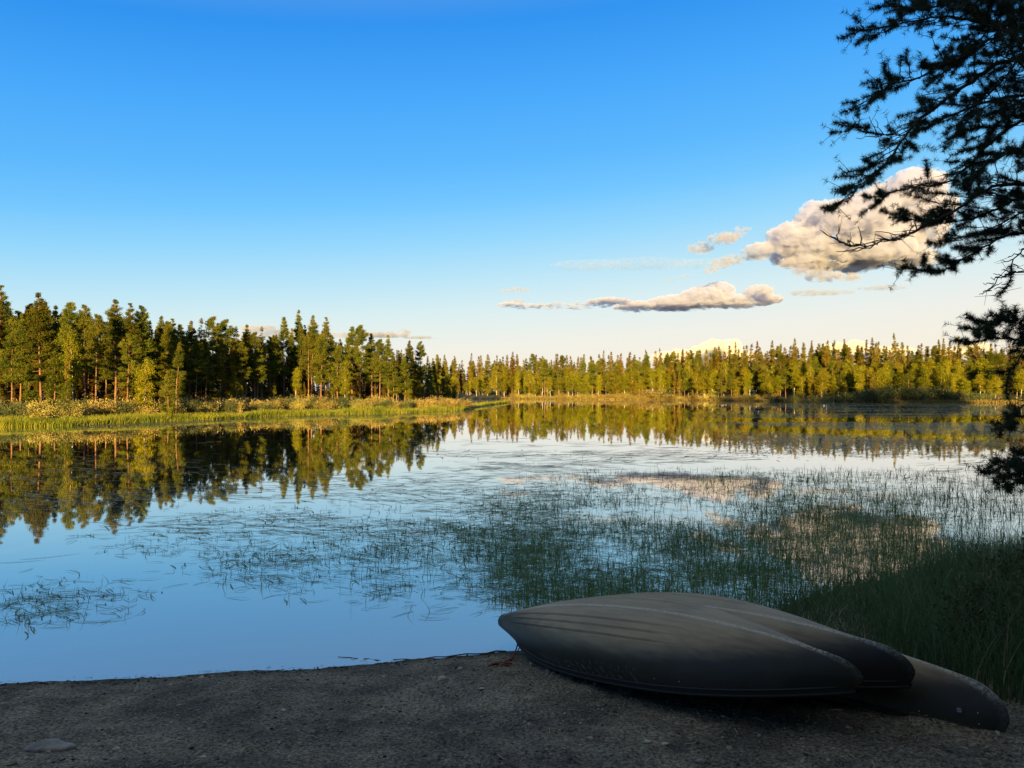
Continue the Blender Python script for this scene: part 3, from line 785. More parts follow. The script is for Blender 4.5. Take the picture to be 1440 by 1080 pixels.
# ------------------------------------------------------------------ grass of the left shore
g = np.random.default_rng(51)
mb = MB()
n = 26000
x = g.uniform(-30, 716, n)
Dsh = np.interp(x, [-40, 0, 100, 300, 400, 570, 650, 690, 716], [54, 55, 57, 69, 79, 89, 102, 140, 168])
wid = np.interp(x, [0, 600, 660, 716], [3.5, 5, 14, 6])
keep = fbm(x * .018, 0 * x + 3.3, 3) + .12 * (x > 260) > .24
D = Dsh + (g.random(n) ** 1.3) * wid - .6
x, D = x[keep], D[keep]; n = len(x)
X = at_px(x, D)
base = np.stack([X, D, np.maximum(ground_z(X, D, False), -.1)], 1)
hh = g.uniform(.5, 1.0, n) * (.35 + .8 * fbm(x * .03, D * .2, 3)) * .85
mb.add(*blades(base, hh, g.uniform(.03, .06, n), g.normal(size=(n, 3)) * np.array([.12, .12, 0]), g))
tag(mb.obj('shore_grass', M['shore_grass']), 'bright green grass growing along the waterline of the left shore', 'grass', kind='stuff')
# grass fringe of the far shore
mb = MB(); n = 9000
x = g.uniform(700, 1500, n); D = far_shore_D(x) - g.uniform(0, 5, n); X = at_px(x, D)
base = np.stack([X, D, np.maximum(ground_z(X, D, False), -.05)], 1)
mb.add(*blades(base, g.uniform(.25, .7, n), g.uniform(.08, .16, n), g.normal(size=(n, 3)) * np.array([.15, .15, 0]), g))
tag(mb.obj('far_shore_grass', M['dry_grass']), 'thin fringe of golden grass along the far shore', 'grass', kind='stuff')

# ------------------------------------------------------------------ floating plants on the lake
def pads(n, X, Y, sz, g, z=.004, aspect=.45):
    k = 6
    th = np.linspace(0, 2 * np.pi, k, endpoint=False)[None] + g.uniform(0, 1, (n, 1))
    rad = sz[:, None] * g.uniform(.55, 1.1, (n, k)); a = g.uniform(0, np.pi, n)[:, None]
    lx, ly = rad * np.cos(th), rad * np.sin(th) * aspect
    V = np.stack([X[:, None] + lx * np.cos(a) - ly * np.sin(a), Y[:, None] + lx * np.sin(a) + ly * np.cos(a), np.full((n, k), z) + g.uniform(0, .004, (n, 1))], -1)
    return V.reshape(-1, 3), np.arange(n * k).reshape(n, k)
g = np.random.default_rng(61)
mb = MB()
n = 110000
x = g.uniform(940, 1480, n); yy = YH + 16 + 85 * g.random(n) ** 1.15
X, Y = px_water(x, yy)
dens = np.clip((x - 950) / 160, 0, 1) * np.clip((650 - yy) / 45, 0, 1) * np.clip((lake_dist(X, Y) < -1), 0, 1)
pat = fbm(X * .05, Y * .13, 4)
keep = g.random(n) < dens * np.clip((pat - .3) * 5, 0, 1)
X, Y = X[keep], Y[keep]
mb.add(*pads(len(X), X, Y, g.uniform(.07, .2, len(X)) * (Y / 70) ** .8, g))
tag(mb.obj('floating_weed', M['weed']), 'grey-brown film of pond weed floating on the right side of the lake', 'pond weed', kind='stuff')
mb = MB(); n = 9000
x = g.uniform(-20, 1000, n)
ysh = np.interp(x, [-20, 100, 300, 400, 570, 650, 716, 800, 1000], [600, 598, 590, 585, 581, 577, 567, 563.5, 563])
yy = ysh + np.abs(g.normal(size=n)) * np.interp(x, [0, 300, 650, 700, 1000], [5.5, 5, 4, 4.5, 1.5])
X, Y = px_water(x, yy)
keep = (lake_dist(X, Y) < .2) & (g.random(n) < np.clip((fbm(X * .12, Y * .25, 3) - .3) * 4, 0, 1))
X, Y = X[keep], Y[keep]
mb.add(*pads(len(X), X, Y, g.uniform(.08, .22, len(X)) * (Y / 60) ** .8, g, aspect=.6))
tag(mb.obj('floating_mat', M['mat']), 'pale mat of floating plants along the left shore grass', 'pond weed', kind='stuff')

# emergent stems: density drawn as soft regions over the water, thinned by clumping noise
def blob(x, y, cx, cy, rx, ry):
    return np.exp(-(((x - cx) / rx) ** 2 + ((y - cy) / ry) ** 2) ** 1.5)
def reed_density(x, y):
    left = np.interp(y, [655, 690, 740, 800, 850, 870], [760, 640, 560, 600, 670, 760])
    d = np.clip((x - left) / 140, 0, 1) * np.clip((y - 655) / 18, 0, 1)
    d = d * np.interp(x, [560, 800, 1100, 1300, 1440], [.55, .8, 1.0, .8, .55])
    d = d * (1 - .75 * blob(x, y, 1400, 745, 110, 22)) * (1 - .55 * blob(x, y, 1190, 840, 70, 50)) * (1 - .5 * blob(x, y, 900, 690, 150, 12))
    d = d * np.clip((884 - y) / 22, 0, 1) * (1 - .38 * np.clip((y - 715) / 60, 0, 1) * np.clip((x - 960) / 120, 0, 1))
    for b in [(60, 850, 120, 30, .11), (400, 790, 110, 38, .22), (300, 765, 150, 25, .15), (560, 770, 110, 60, .25), (480, 730, 160, 20, .12), (330, 720, 200, 12, .07), (700, 640, 250, 8, .05)]:
        d = np.maximum(d, b[4] * blob(x, y, *b[:4]))
    return d
def drift(n, fx, fy, name, lab, lmin, lmax, wk):
    g = np.random.default_rng(67); mb = MB()
    x, y = fx(g, n), fy(g, n); X, Y = px_water(x, y)
    ok = (lake_dist(X, Y) < -.5) & (g.random(n) < np.clip((fbm(X * .2, Y * .35, 3) - .42) * 6, 0, 1)); X, Y = X[ok], Y[ok]; m = len(X)
    s = np.linspace(0, 1, 5); L = g.uniform(lmin, lmax, m); a = g.normal(size=m) * .35
    ang = a[:, None] + g.normal(size=(m, 1)) * .5 * s
    px_ = X[:, None] + np.cumsum(np.cos(ang), 1) * L[:, None] / 5; py_ = Y[:, None] + np.cumsum(np.sin(ang), 1) * L[:, None] / 5
    wd = (wk * Y)[:, None] * np.array([.5, 1, 1, .8, .2])
    A = np.stack([px_ - np.sin(ang) * wd, py_ + np.cos(ang) * wd, 0 * px_ + .005], -1); B = np.stack([px_ + np.sin(ang) * wd, py_ - np.cos(ang) * wd, 0 * px_ + .006], -1)
    qd = np.array([[2 * i_, 2 * i_ + 1, 2 * i_ + 3, 2 * i_ + 2] for i_ in range(4)])
    mb.add(np.stack([A, B], 2).reshape(m, 10, 3), (np.arange(m)[:, None, None] * 10 + qd[None]).reshape(-1, 4))
    tag(mb.obj(name, M['weed']), lab, 'pond weed', kind='stuff')
drift(2800, lambda g, n: g.uniform(-20, 760, n), lambda g, n: g.normal(size=n) * 38 + 700, 'drifting_stems', 'pale flat stems drifting on the water before the left forest', .25, 1.1, .0007)
drift(1800, lambda g, n: g.uniform(560, 1440, n), lambda g, n: g.normal(size=n) * 14 + 645, 'drifting_weed', 'fine lines of weed drifting on the open water beyond the reeds', .4, 1.8, .0008)
g = np.random.default_rng(71)
up, low = MB(), MB()
n = 72000
x = g.uniform(-40, 1500, n); y = YH + 80 + 255 * g.random(n) ** .9
X, Y = px_water(x, y)
cl = fbm(X * .55, Y * .55, 4)
dn = reed_density(x, y) * np.clip((cl - .16) * 1.6, .08, .8)
keep = (g.random(n) < dn) & (lake_dist(X, Y) < -.1)
x, y, X, Y = x[keep], y[keep], X[keep], Y[keep]
ncl = len(X)
k = g.integers(1, 3, ncl)
idx = np.repeat(np.arange(ncl), k)
m = len(idx)
tall = np.interp(x[idx], [300, 700, 1000, 1250, 1440], [.14, .25, .35, .44, .5]) * np.interp(Y[idx], [8, 14, 26], [1.15, .8, .55])
hh = tall * g.uniform(.45, 1.15, m)
base = np.stack([X[idx] + g.normal(size=m) * .05, Y[idx] + g.normal(size=m) * .05, np.full(m, -.03)], 1)
lean = g.normal(size=(m, 3)) * np.array([.28, .28, 0]) * hh[:, None]
up.add(*blades(base, hh, (.0045 + .00035 * Y[idx]) * g.uniform(.7, 1.2, m), lean, g, 3))
# bent-over leaves lying on the surface
p = g.random(ncl) < np.interp(x, [500, 900, 1300], [1.0, .8, .6])
Xa, Ya = X[p], Y[p]
for rep in range(2):
    m = len(Xa)
    a = g.normal(size=m) * .6 + (g.random(m) < .5) * np.pi; L = g.uniform(.12, .5, m)
    cur = g.normal(size=m) * .6
    s = np.linspace(0, 1, 4)
    ang = a[:, None] + cur[:, None] * s[None]
    px_ = Xa[:, None] + g.normal(size=(m, 1)) * .12 + np.cumsum(np.cos(ang), 1) * L[:, None] / 4
    py_ = Ya[:, None] + g.normal(size=(m, 1)) * .12 + np.cumsum(np.sin(ang), 1) * L[:, None] / 4
    wd = (.0028 + .0004 * Ya)[:, None] * np.array([.6, 1, .8, .15])[None]
    zz = .004 + .02 * g.random((m, 1)) * np.sin(s * 2.6)[None] ** 2 + 0 * px_
    A = np.stack([px_ - np.sin(ang) * wd, py_ + np.cos(ang) * wd, zz], -1); B = np.stack([px_ + np.sin(ang) * wd, py_ - np.cos(ang) * wd, zz + .001], -1)
    V = np.stack([A, B], 2).reshape(m, 8, 3)
    qd = np.array([[2 * i_, 2 * i_ + 1, 2 * i_ + 3, 2 * i_ + 2] for i_ in range(3)])
    low.add(V, (np.arange(m)[:, None, None] * 8 + qd[None]).reshape(-1, 4))
tag(up.obj('reeds', M['reed']), 'dark green sedge stems standing in the shallow water', 'reeds', kind='stuff')
tag(low.obj('floating_leaves', M['reed']), 'bent sedge leaves lying on the water between the stems', 'reeds', kind='stuff')

# ------------------------------------------------------------------ near right bank: tall grass and shrubs
g = np.random.default_rng(81)
mb = MB()
n = 24000
X = g.uniform(1.5, 8.0, n); Y = g.uniform(5.2, 11.2, n)
d = lake_dist(X, Y)
px = CX + F * X / Y
lim = np.interp(Y, [5.2, 6, 7, 8, 9, 11], [3.4, 3.15, 3.35, 3.8, 4.5, 6.2])
off2 = (X - 1.49) * .82 + (Y - 6.58) * .57; off3 = (X - 2.10) * .884 + (Y - 6.57) * .467
behind = (d > -.12) & (off2 > .60) & (off3 > .60) & (g.random(n) < np.clip(.75 + d * .6, .3, 1))
keep = ((X > lim + g.normal(size=n) * .12) & (d > -1.6) & (g.random(n) < np.clip(.35 + d * .6, .12, 1)) & (off3 > .5)) | behind
low_ = np.where(X > lim, 1.0, .5)[keep]; X, Y, d = X[keep], Y[keep], d[keep]; n = len(X)
base = np.stack([X, Y, np.maximum(ground_z(X, Y, False), -.05)], 1)
hh = g.uniform(.45, .95, n) * np.interp(X, [1.6, 2.6, 3.4, 5], [.5, .6, .75, .8]) * low_
a = g.uniform(0, 6.28, n); am = g.uniform(.1, .75, n) * hh
mb.add(*blades(base, hh, g.uniform(.006, .012, n), np.stack([np.cos(a) * am, np.sin(a) * am, -.25 * am], 1), g, 4))
tag(mb.obj('bank_grass', M['bank_grass']), 'dense dark green grass arching on the near right bank', 'grass', kind='stuff')
k_ = g.random(n) < .07
mb = MB(); mb.add(*blades(base[k_] + g.normal(size=(k_.sum(), 3)) * np.array([.03, .03, 0]), hh[k_] * g.uniform(.9, 1.25, k_.sum()), .007, g.normal(size=(k_.sum(), 3)) * np.array([.16, .16, 0]), g, 3))
tag(mb.obj('dry_stalks', M['straw']), 'dead straw-coloured stalks standing in the right bank grass', 'grass', kind='stuff')
for x_, y_, s, lab in [(3.9, 6.3, .5, 'leafy shrub in the tall grass at the right edge, nearest the canoe ends'), (4.7, 7.2, .55, 'larger leafy shrub at the right edge behind the nearest one'), (5.6, 8.4, .6, 'tallest shrub on the right bank, partly out of the frame')]:
    shrub('green', x_, y_, s, lab, 'shrubs on the near right bank')

# ------------------------------------------------------------------ canoes
def hull_grid(L, B, Hk, sheer, recv, rock, pe, nu=150, nv=180):
    u = np.linspace(-1, 1, nu); u = (np.sign(u) * (1 - (1 - np.abs(u)) ** 1.35))[:, None]
    v = np.linspace(0, 1, nv)[None, :]
    vm, r = .62, .30
    st = np.where(v < vm, r * (1 - np.sqrt(np.clip(1 - (1 - v / vm) ** 2, 0, 1))), np.where(u < 0, recv + .17, recv) * (np.maximum(v - vm, 0) / (1 - vm)) ** 1.5)
    x = u * (L / 2 - st)
    au = np.abs(u)
    th = v * np.pi / 2
    kk = au ** 1.5
    y = B / 2 * (1 - au ** pe) * ((1 - kk) * np.sin(th) ** .66 + kk * v ** .9)
    zk, zg = Hk - rock * au ** 2.2, -sheer * au ** 3
    z = zk + (zg - zk) * ((1 - kk) * (1 - np.cos(th) ** .8) + kk * v)
    # moulded strakes along the bottom
    fade = np.clip((x + L * .40) / .2, 0, 1) * np.clip((L * .20 - x) / .5, 0, 1)
    for vc in (.15, .27, .40):
        dv = v - vc
        z = z + fade * (.006 * np.exp(-(dv / .010) ** 2) - .010 * np.exp(-((dv - .024) / .010) ** 2))
    z = z + .005 * np.exp(-(y / .012) ** 2)
    return x, y, z
def canoe(pose, shape, label):
    X, Y, Z, yaw, pit, rol = pose
    o = empty('canoe', (X, Y, Z), (rol, pit, yaw))
    tag(o, label, 'canoe', 'overturned canoes on the beach')
    x, y, z = hull_grid(*shape)
    nu, nv = x.shape
    Vr = np.stack([x, y, z], -1); Vl = np.stack([x, -y, z], -1)[:, :0:-1]
    V = np.concatenate([Vl, Vr], 1); c = V.shape[1]
    i, j = np.meshgrid(np.arange(nu - 1), np.arange(c - 1), indexing='ij')
    Q = np.stack([i * c + j, (i + 1) * c + j, (i + 1) * c + j + 1, i * c + j + 1], -1).reshape(-1, 4)
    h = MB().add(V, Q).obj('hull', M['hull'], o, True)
    bm = bmesh.new(); bm.from_mesh(h.data)
    bmesh.ops.remove_doubles(bm, verts=bm.verts, dist=.0004)
    bmesh.ops.recalc_face_normals(bm, faces=bm.faces)
    up_ = sum((f.normal.z * f.calc_area() for f in bm.faces))
    if up_ < 0: bmesh.ops.reverse_faces(bm, faces=bm.faces)
    bm.to_mesh(h.data); bm.free()
    for p_ in h.data.polygons: p_.use_smooth = True
    sm = h.modifiers.new('thickness', 'SOLIDIFY'); sm.thickness = .007; sm.offset = -1
    for sgn in (1, -1):       # gunwale rail: a flat strip with a raised lower lip
        g_ = np.stack([x[:, -1], sgn * (y[:, -1] + .006), z[:, -1]], -1)
        mb = MB(); mb.add(*tube(g_ + np.array([0, 0, .032]), .008, 6)); mb.add(*tube(g_ + np.array([0, 0, -.008]), .012, 6))
        n_ = len(g_); s_ = np.array([0, sgn * .006, 0])
        A, Bq = g_ + np.array([0, 0, .03]) + s_, g_ + np.array([0, 0, -.006]) + s_
        mb.add(np.stack([A, Bq], 1), np.stack([np.arange(n_ - 1) * 2, np.arange(n_ - 1) * 2 + 1, np.arange(n_ - 1) * 2 + 3, np.arange(n_ - 1) * 2 + 2], 1))
        mb.obj('gunwale', M['rim'], o, True)
    for s_ in (-1, 1):        # end decks under the tips, and two thwarts
        k_ = 16
        rows = (range(0, k_) if s_ < 0 else range(nu - k_, nu))
        A = np.array([[x[r_, -1], y[r_, -1], z[r_, -1] + .02] for r_ in rows]); Bq = A * np.array([1, -1, 1])
        MB().add(np.stack([A, Bq], 1), np.stack([np.arange(k_ - 1) * 2, np.arange(k_ - 1) * 2 + 1, np.arange(k_ - 1) * 2 + 3, np.arange(k_ - 1) * 2 + 2], 1)).obj('deck', M['rim'], o)
        r_ = nu // 2 + s_ * 22
        MB().add(*tube([(x[r_, -1], -y[r_, -1], z[r_, -1] + .02), (x[r_, -1], 0, z[r_, -1] + .025), (x[r_, -1], y[r_, -1], z[r_, -1] + .02)], .018, 6)).obj('thwart', M['twig'], o)
    return o, (x, y, z)
C1P = ((1.0131, 6.2174, .4506, -.9423, -.1619, .2786), (3.8966, .9141, .3802, .0387, .0785, .1799, 2.4198))
C2P = ((1.4923, 6.5817, .4044, -.9642, -.1486, .2647), (3.975, .8677, .3565, .0589, .0672, .133, 2.4935))
C3P = ((2.0977, 6.5709, .2433, -1.0854, -.1115, -.0071), (4.1722, .9167, .3773, .0758, .073, .1197, 2.3178))
c1, G1 = canoe(*C1P, 'front overturned grey canoe with worn pale lettering low on its near side')
c2, G2 = canoe(*C2P, 'middle overturned grey canoe, lying behind the front canoe and over the rear one')
c3, G3 = canoe(*C3P, 'lowest overturned dark canoe, its rounded right end carrying a small round badge')
def on_hull(Gd, u, v, side, off=.004):
    x, y, z = Gd
    i = u * (x.shape[0] - 1); j = v * (x.shape[1] - 1)
    i0, j0 = int(min(max(i, 1), x.shape[0] - 3)), int(min(max(j, 1), x.shape[1] - 3)); a, b = i - i0, j - j0
    P = lambda p, q_: np.array([x[p, q_], side * y[p, q_], z[p, q_]])
    c = (P(i0, j0) * (1 - a) + P(i0 + 1, j0) * a) * (1 - b) + (P(i0, j0 + 1) * (1 - a) + P(i0 + 1, j0 + 1) * a) * b
    tu, tv = nrm(P(i0 + 1, j0) - P(i0, j0)), nrm(P(i0, j0 + 1) - P(i0, j0))
    n_ = nrm(np.cross(tu, tv))
    if n_[1] * side < 0: n_ = -n_
    return c + n_ * off, tu, tv, n_
# worn lettering: broken slanting strokes of flaked paint along the near edge of the front canoe
mb = MB(); g = np.random.default_rng(91)
strokes = []
for k in range(17):
    u0 = .325 + .0155 * k
    strokes += [(u0, .86, u0 + .013, .96)]
    if k % 2 == 0: strokes += [(u0 + .001, .86, u0 + .010, .88)]
    if k % 3 == 1: strokes += [(u0 + .004, .91, u0 + .012, .905)]
    if k > 8: strokes += [(u0 + .009, .79 + .02 * g.random(), u0 + .010, .86)]
for a0, b0, a1, b1 in strokes:
    ts = np.linspace(0, 1, 6)
    wd = g.uniform(.006, .011)
    L_, R_ = [], []
    for t_ in ts:
        c, tu, tv, n_ = on_hull(G1, a0 + (a1 - a0) * t_, b0 + (b1 - b0) * t_, -1, .003)
        wv2 = tu * wd * (1 + .5 * g.normal())
        L_.append(c - wv2); R_.append(c + wv2)
    V = np.stack([L_, R_], 1).reshape(-1, 3)
    q_ = [[2 * r_, 2 * r_ + 1, 2 * r_ + 3, 2 * r_ + 2] for r_ in range(5) if g.random() > .18]
    if q_: mb.add(V, q_)
mb.obj('worn_lettering', M['flake'], c1)
def disc_on(Gd, u, v, side, r, name, m, parent, off=.004, n_=20, parts=None):
    c, tu, tv, nn = on_hull(Gd, u, v, side, off)
    tv2 = np.cross(nn, tu)
    th = np.linspace(0, 2 * np.pi, n_, endpoint=False)
    ring = c + r * (np.cos(th)[:, None] * tu + np.sin(th)[:, None] * tv2)
    V = np.concatenate([ring, ring - nn * .006])
    mb = MB(); mb.add(V, [list(range(n_))]); k_ = np.arange(n_)
    mb.add(V, np.stack([k_, (k_ + 1) % n_, (k_ + 1) % n_ + n_, k_ + n_], 1))
    return mb.obj(name, m, parent), c, tu, tv2, nn
bd, c, tu, tv2, nn = disc_on(G3, .895, .70, -1, .022, 'badge', M['badge'], c3)
mk = MB()
for yo, l0, l1 in ((.009, -.011, .011), (.0, -.015, .004), (-.003, .004, .014), (-.010, -.010, .010)):
    A = c + nn * .002 + tv2 * yo
    mk.add([A + tu * l0 - tv2 * .0022, A + tu * l1 - tv2 * .0022, A + tu * l1 + tv2 * .0022, A + tu * l0 + tv2 * .0022], [[0, 1, 2, 3]])
mk.obj('badge_print', M['badge_mark'], bd)
for Gd, cc, u_, v_ in ((G3, c3, .925, .66), (G3, c3, .935, .84), (G3, c3, .84, .88), (G1, c1, .62, .90), (G1, c1, .665, .90)):
    disc_on(Gd, u_, v_, -1, .004, 'rivet', M['screw'], cc, .003, 8)

# rope hanging from the tip of the front canoe
tip = Matrix.Translation(Vector(C1P[0][:3])) @ Euler((C1P[0][5], C1P[0][4], C1P[0][3])).to_matrix().to_4x4() @ Vector((G1[0][0, -1] + .10, 0, G1[2][0, -1] + .02))
def gz1(x, y): return float(ground_z(np.array([x]), np.array([y]))[0])
rp = [np.array(tip)]
for k, (dx, dy) in enumerate([(-.02, -.10), (-.05, -.25), (-.10, -.42), (-.16, -.55), (-.12, -.66), (-.22, -.62), (-.30, -.68)]):
    X_, Y_ = tip[0] + dx, tip[1] + dy
    zt = max(gz1(X_, Y_), 0) + .012
    rp.append(np.array([X_, Y_, max(zt, tip[2] * (1 - k / 3.0))]))
mb = MB(); mb.add(*tube(rp, .007, 6))
mb.add(*tube([r_ + np.array([.03, .01, .012]) for r_ in rp[2:]], .006, 6))
tag(mb.obj('rope', M['rope'], smooth=True), 'frayed red rope trailing from the tip of the front canoe onto the sand', 'rope')

# ------------------------------------------------------------------ small things on the beach
def beach_px(x, y):
    """where the line of sight through a pixel meets the beach"""
    D = 5.0
    for _ in range(40):
        X = (x - CX) / F * D
        D = .5 * D + .5 * F * (CAM_H - gz1(X, D)) / (y - YH)
    return (x - CX) / F * D, D
def pebble(mb, X, Y, Z, s, g, flat=.6, sub=None):
    t = (1 + 5 ** .5) / 2
    V = nrm(np.array([(-1, t, 0), (1, t, 0), (-1, -t, 0), (1, -t, 0), (0, -1, t), (0, 1, t), (0, -1, -t), (0, 1, -t), (t, 0, -1), (t, 0, 1), (-t, 0, -1), (-t, 0, 1)], float))
    Fc = np.array([(0, 11, 5), (0, 5, 1), (0, 1, 7), (0, 7, 10), (0, 10, 11), (1, 5, 9), (5, 11, 4), (11, 10, 2), (10, 7, 6), (7, 1, 8), (3, 9, 4), (3, 4, 2), (3, 2, 6), (3, 6, 8), (3, 8, 9), (4, 9, 5), (2, 4, 11), (6, 2, 10), (8, 6, 7), (9, 8, 1)])
    a = g.uniform(0, 6.28); sc = s * np.array([1, g.uniform(.6, .9), flat * g.uniform(.7, 1.1)])
    V = V * sc * g.uniform(.85, 1.12, (12, 1))
    V = np.stack([V[:, 0] * math.cos(a) - V[:, 1] * math.sin(a), V[:, 0] * math.sin(a) + V[:, 1] * math.cos(a), V[:, 2]], 1)
    mb.add(V + np.array([X, Y, Z]), Fc)
g = np.random.default_rng(101)
mb = MB()
for k in range(5200):
    X_, Y_ = g.uniform(-6, 4.2), g.uniform(2.8, 7.8)
    pebble(mb, X_, Y_, 0, min(.003 + g.exponential(.0055), .036), g)
allv = np.concatenate(mb.v).reshape(-1, 12, 3); ctr = allv.mean(1)
zz = ground_z(ctr[:, 0], ctr[:, 1]); ok = lake_dist(ctr[:, 0], ctr[:, 1]) > .08
allv[:, :, 2] += zz[:, None]
fc = np.stack(mb.f)[0]
mb2 = MB()
sel = allv[ok]
mb2.add(sel, (np.arange(len(sel))[:, None, None] * 12 + fc[None]).reshape(-1, 3))
tag(mb2.obj('gravel', M['pebble'], smooth=True), 'scattered pebbles and grit on the dark beach', 'gravel', kind='stuff')
def clods(n, fn, smin, smax, name, m, label, cat):
    mb = MB(); X, Y = fn(n)
    for a_, b_ in zip(X, Y): pebble(mb, a_, b_, 0, g.uniform(smin, smax), g, .7)
    v = np.stack(mb.v); cz = v.mean(1); v = v[lake_dist(cz[:, 0], cz[:, 1]) > -.015]; cz = v.mean(1); v[:, :, 2] += np.maximum(ground_z(cz[:, 0], cz[:, 1]), 0)[:, None]
    o = MB().add(v, (np.arange(len(v))[:, None, None] * 12 + mb.f[0][None]).reshape(-1, 3)).obj(name, m, smooth=True)
    return tag(o, label, cat, kind='stuff')
def wl(n):
    X = g.uniform(-5, .4, n); keep_y = np.interp(X, [-4.5, -3, -1.6, -.5, 0, 1], [6.7, 6.9, 7.13, 7.42, 7.6, 7.8]) - np.abs(g.normal(size=n)) * .10 - .02
    return X, keep_y
clods(240, wl, .005, .02, 'shore_debris', M['clod'], 'dark clods of wet peat along the waterline', 'debris')
clods(300, lambda n: (g.uniform(-5, 3.5, n), g.uniform(3.6, 7.4, n)), .006, .02, 'soil_clods', M['clod'], 'dark crumbs of soil strewn over the beach', 'debris')
clods(7000, lambda n: (g.uniform(-6, 3.6, n), g.uniform(3.4, 7.6, n)), .003, .012, 'soil_crumbs', M['crumb'], 'crumbly packed soil and grit of the beach', 'soil')
def straws(n, fn, name, lab, lmin=.03, lmax=.14, m='straw'):
    mb = MB(); X, Y, A = fn(n)
    L = g.uniform(lmin, lmax, n); s = np.linspace(0, 1, 4)
    cur = g.normal(size=n) * .5
    ang = A[:, None] + cur[:, None] * s[None]
    px_ = X[:, None] + np.cumsum(np.cos(ang), 1) * L[:, None] / 4; py_ = Y[:, None] + np.cumsum(np.sin(ang), 1) * L[:, None] / 4
    zz = ground_z(px_, py_) + .004 + g.random((n, 1)) * .012
    w_ = .0016
    Av = np.stack([px_ - np.sin(ang) * w_, py_ + np.cos(ang) * w_, zz], -1); Bv = np.stack([px_ + np.sin(ang) * w_, py_ - np.cos(ang) * w_, zz + .0015], -1)
    V = np.stack([Av, Bv], 2).reshape(n, 8, 3)
    qd = np.array([[2 * i_, 2 * i_ + 1, 2 * i_ + 3, 2 * i_ + 2] for i_ in range(3)])
    mb.add(V, (np.arange(n)[:, None, None] * 8 + qd[None]).reshape(-1, 4))
    tag(mb.obj(name, M[m]), lab, 'straw', kind='stuff')
straws(1500, lambda n: (g.uniform(-5.5, 3.5, n), g.uniform(3.4, 7.4, n), g.uniform(0, 6.28, n)), 'dry_stems', 'short dry grass stems scattered over the beach')
straws(5000, lambda n: (g.uniform(-5.5, 3.5, n), g.uniform(3.4, 7.3, n), g.uniform(0, 6.28, n)), 'needle_litter', 'brown needles and bits of twig littering the beach', .03, .09, 'litter')
def near_canoe(n):
    X = g.uniform(1.3, 3.2, n); Y = np.interp(X, [1.3, 3.2], [5.15, 4.35]) + g.normal(size=n) * .16
    return X, Y, g.normal(size=n) * .45 - .35
straws(420, near_canoe, 'straw_litter', 'drift of dry straw in front of the rear canoe end', .08, .28)
# single stones
def stone(px_, py_, s, m, label, flat=.6, sub=2, sy=.8, rot=0.0):
    X_, Y_ = beach_px(px_, py_)
    bm = bmesh.new(); bmesh.ops.create_icosphere(bm, subdivisions=3, radius=1)
    sd = g.uniform(0, 50)
    for v in bm.verts:
        a = vnoise(np.array([v.co.x * 1.3 + sd]), np.array([v.co.y * 1.3 + v.co.z * 1.7]))[0]; b = vnoise(np.array([v.co.x * 3 + sd]), np.array([v.co.y * 3 + v.co.z * 3.3]))[0]
        v.co *= .72 + .45 * a + .14 * b
        v.co.x *= s; v.co.y *= s * sy; v.co.z *= s * flat
    me = bpy.data.meshes.new('stone'); bm.to_mesh(me); bm.free(); me.materials.append(M[m])
    for p_ in me.polygons: p_.use_smooth = True
    o = link(bpy.data.objects.new('stone', me)); o.location = (X_, Y_, gz1(X_, Y_) + s * flat * .25); o.rotation_euler = (0, 0, rot)
    return tag(o, label, 'stone')
stone(622, 955, .036, 'pale_stone', 'pale rounded stone near the waterline, left of the canoe tip', .75)
stone(72, 1052, .17, 'stone', 'flat grey stone half buried at the lower left corner', .22, sy=.45, rot=.15)
for x_, y_, s_, lab in [(19, 1072, .03, 'small stone below the flat grey stone at the lower left'), (400, 998, .02, 'small pale pebble in the middle of the left beach'), (288, 1064, .022, 'pebble at the bottom of the left beach'), (910, 1042, .022, 'light pebble below the front canoe, left of its pair'), (934, 1045, .022, 'light pebble below the front canoe, right of its pair'), (984, 1070, .028, 'pebble at the bottom edge under the front canoe'), (678, 968, .02, 'pebble right of the pale rounded stone')]:
    stone(x_, y_, s_, 'pale_stone' if s_ < .025 else 'stone', lab, .6)
# driftwood at the waterline
def stick(p0, p1, r, label, z=.015):
    P = np.linspace(np.array([*p0, z]), np.array([*p1, z]), 12); P[:, 1] += g.normal(size=12) * .012; P[:, 2] += g.normal(size=12) * .004
    tag(MB().add(*tube(P, np.linspace(r, r * .5, 12), 6)).obj('stick', M['stick'], smooth=True), label, 'stick')
a0, a1 = px_water(712, 917), px_water(553, 929)
stick(a0, a1, .008, 'long thin dark-red stick lying along the waterline left of the canoe tip')
b0, b1 = px_water(536, 927), px_water(476, 923)
stick(b0, b1, .005, 'short thin stick floating just beyond the long dark-red one', .004)

# ------------------------------------------------------------------ overhanging pine at the right
g = np.random.default_rng(111)
TX, TY = 5.1, 5.9
pine = empty('pine_tree', (TX, TY, gz1(TX, TY) - .05))
tag(pine, 'near pine whose dark branches hang into the right edge of the photo', 'pine')
PZ = pine.location.z
tp = np.array([(0, 0, 0), (.03, .02, 1.5), (-.03, .03, 3), (.05, 0, 4.5), (.02, -.04, 6), (.08, 0, 8.2), (.05, .05, 13.3)])
MB().add(*tube(tp, [.2, .165, .15, .14, .13, .11, .03], 12)).obj('trunk', M['near_bark'], pine, True)
def px3(x, y, D):
    return np.array([(x - CX) / F * D - TX, D - TY, CAM_H + (YH - y) / F * D - PZ])
def resample(P, step):
    P = np.asarray(P); seg = np.linalg.norm(np.diff(P, axis=0), axis=1); s = np.r_[0, np.cumsum(seg)]
    t = np.linspace(0, s[-1], max(3, int(s[-1] / step)))
    Q = np.stack([np.interp(t, s, P[:, k]) for k in range(3)], 1)
    for _ in range(2): Q[1:-1] = .5 * Q[1:-1] + .25 * (Q[:-2] + Q[2:])
    return Q
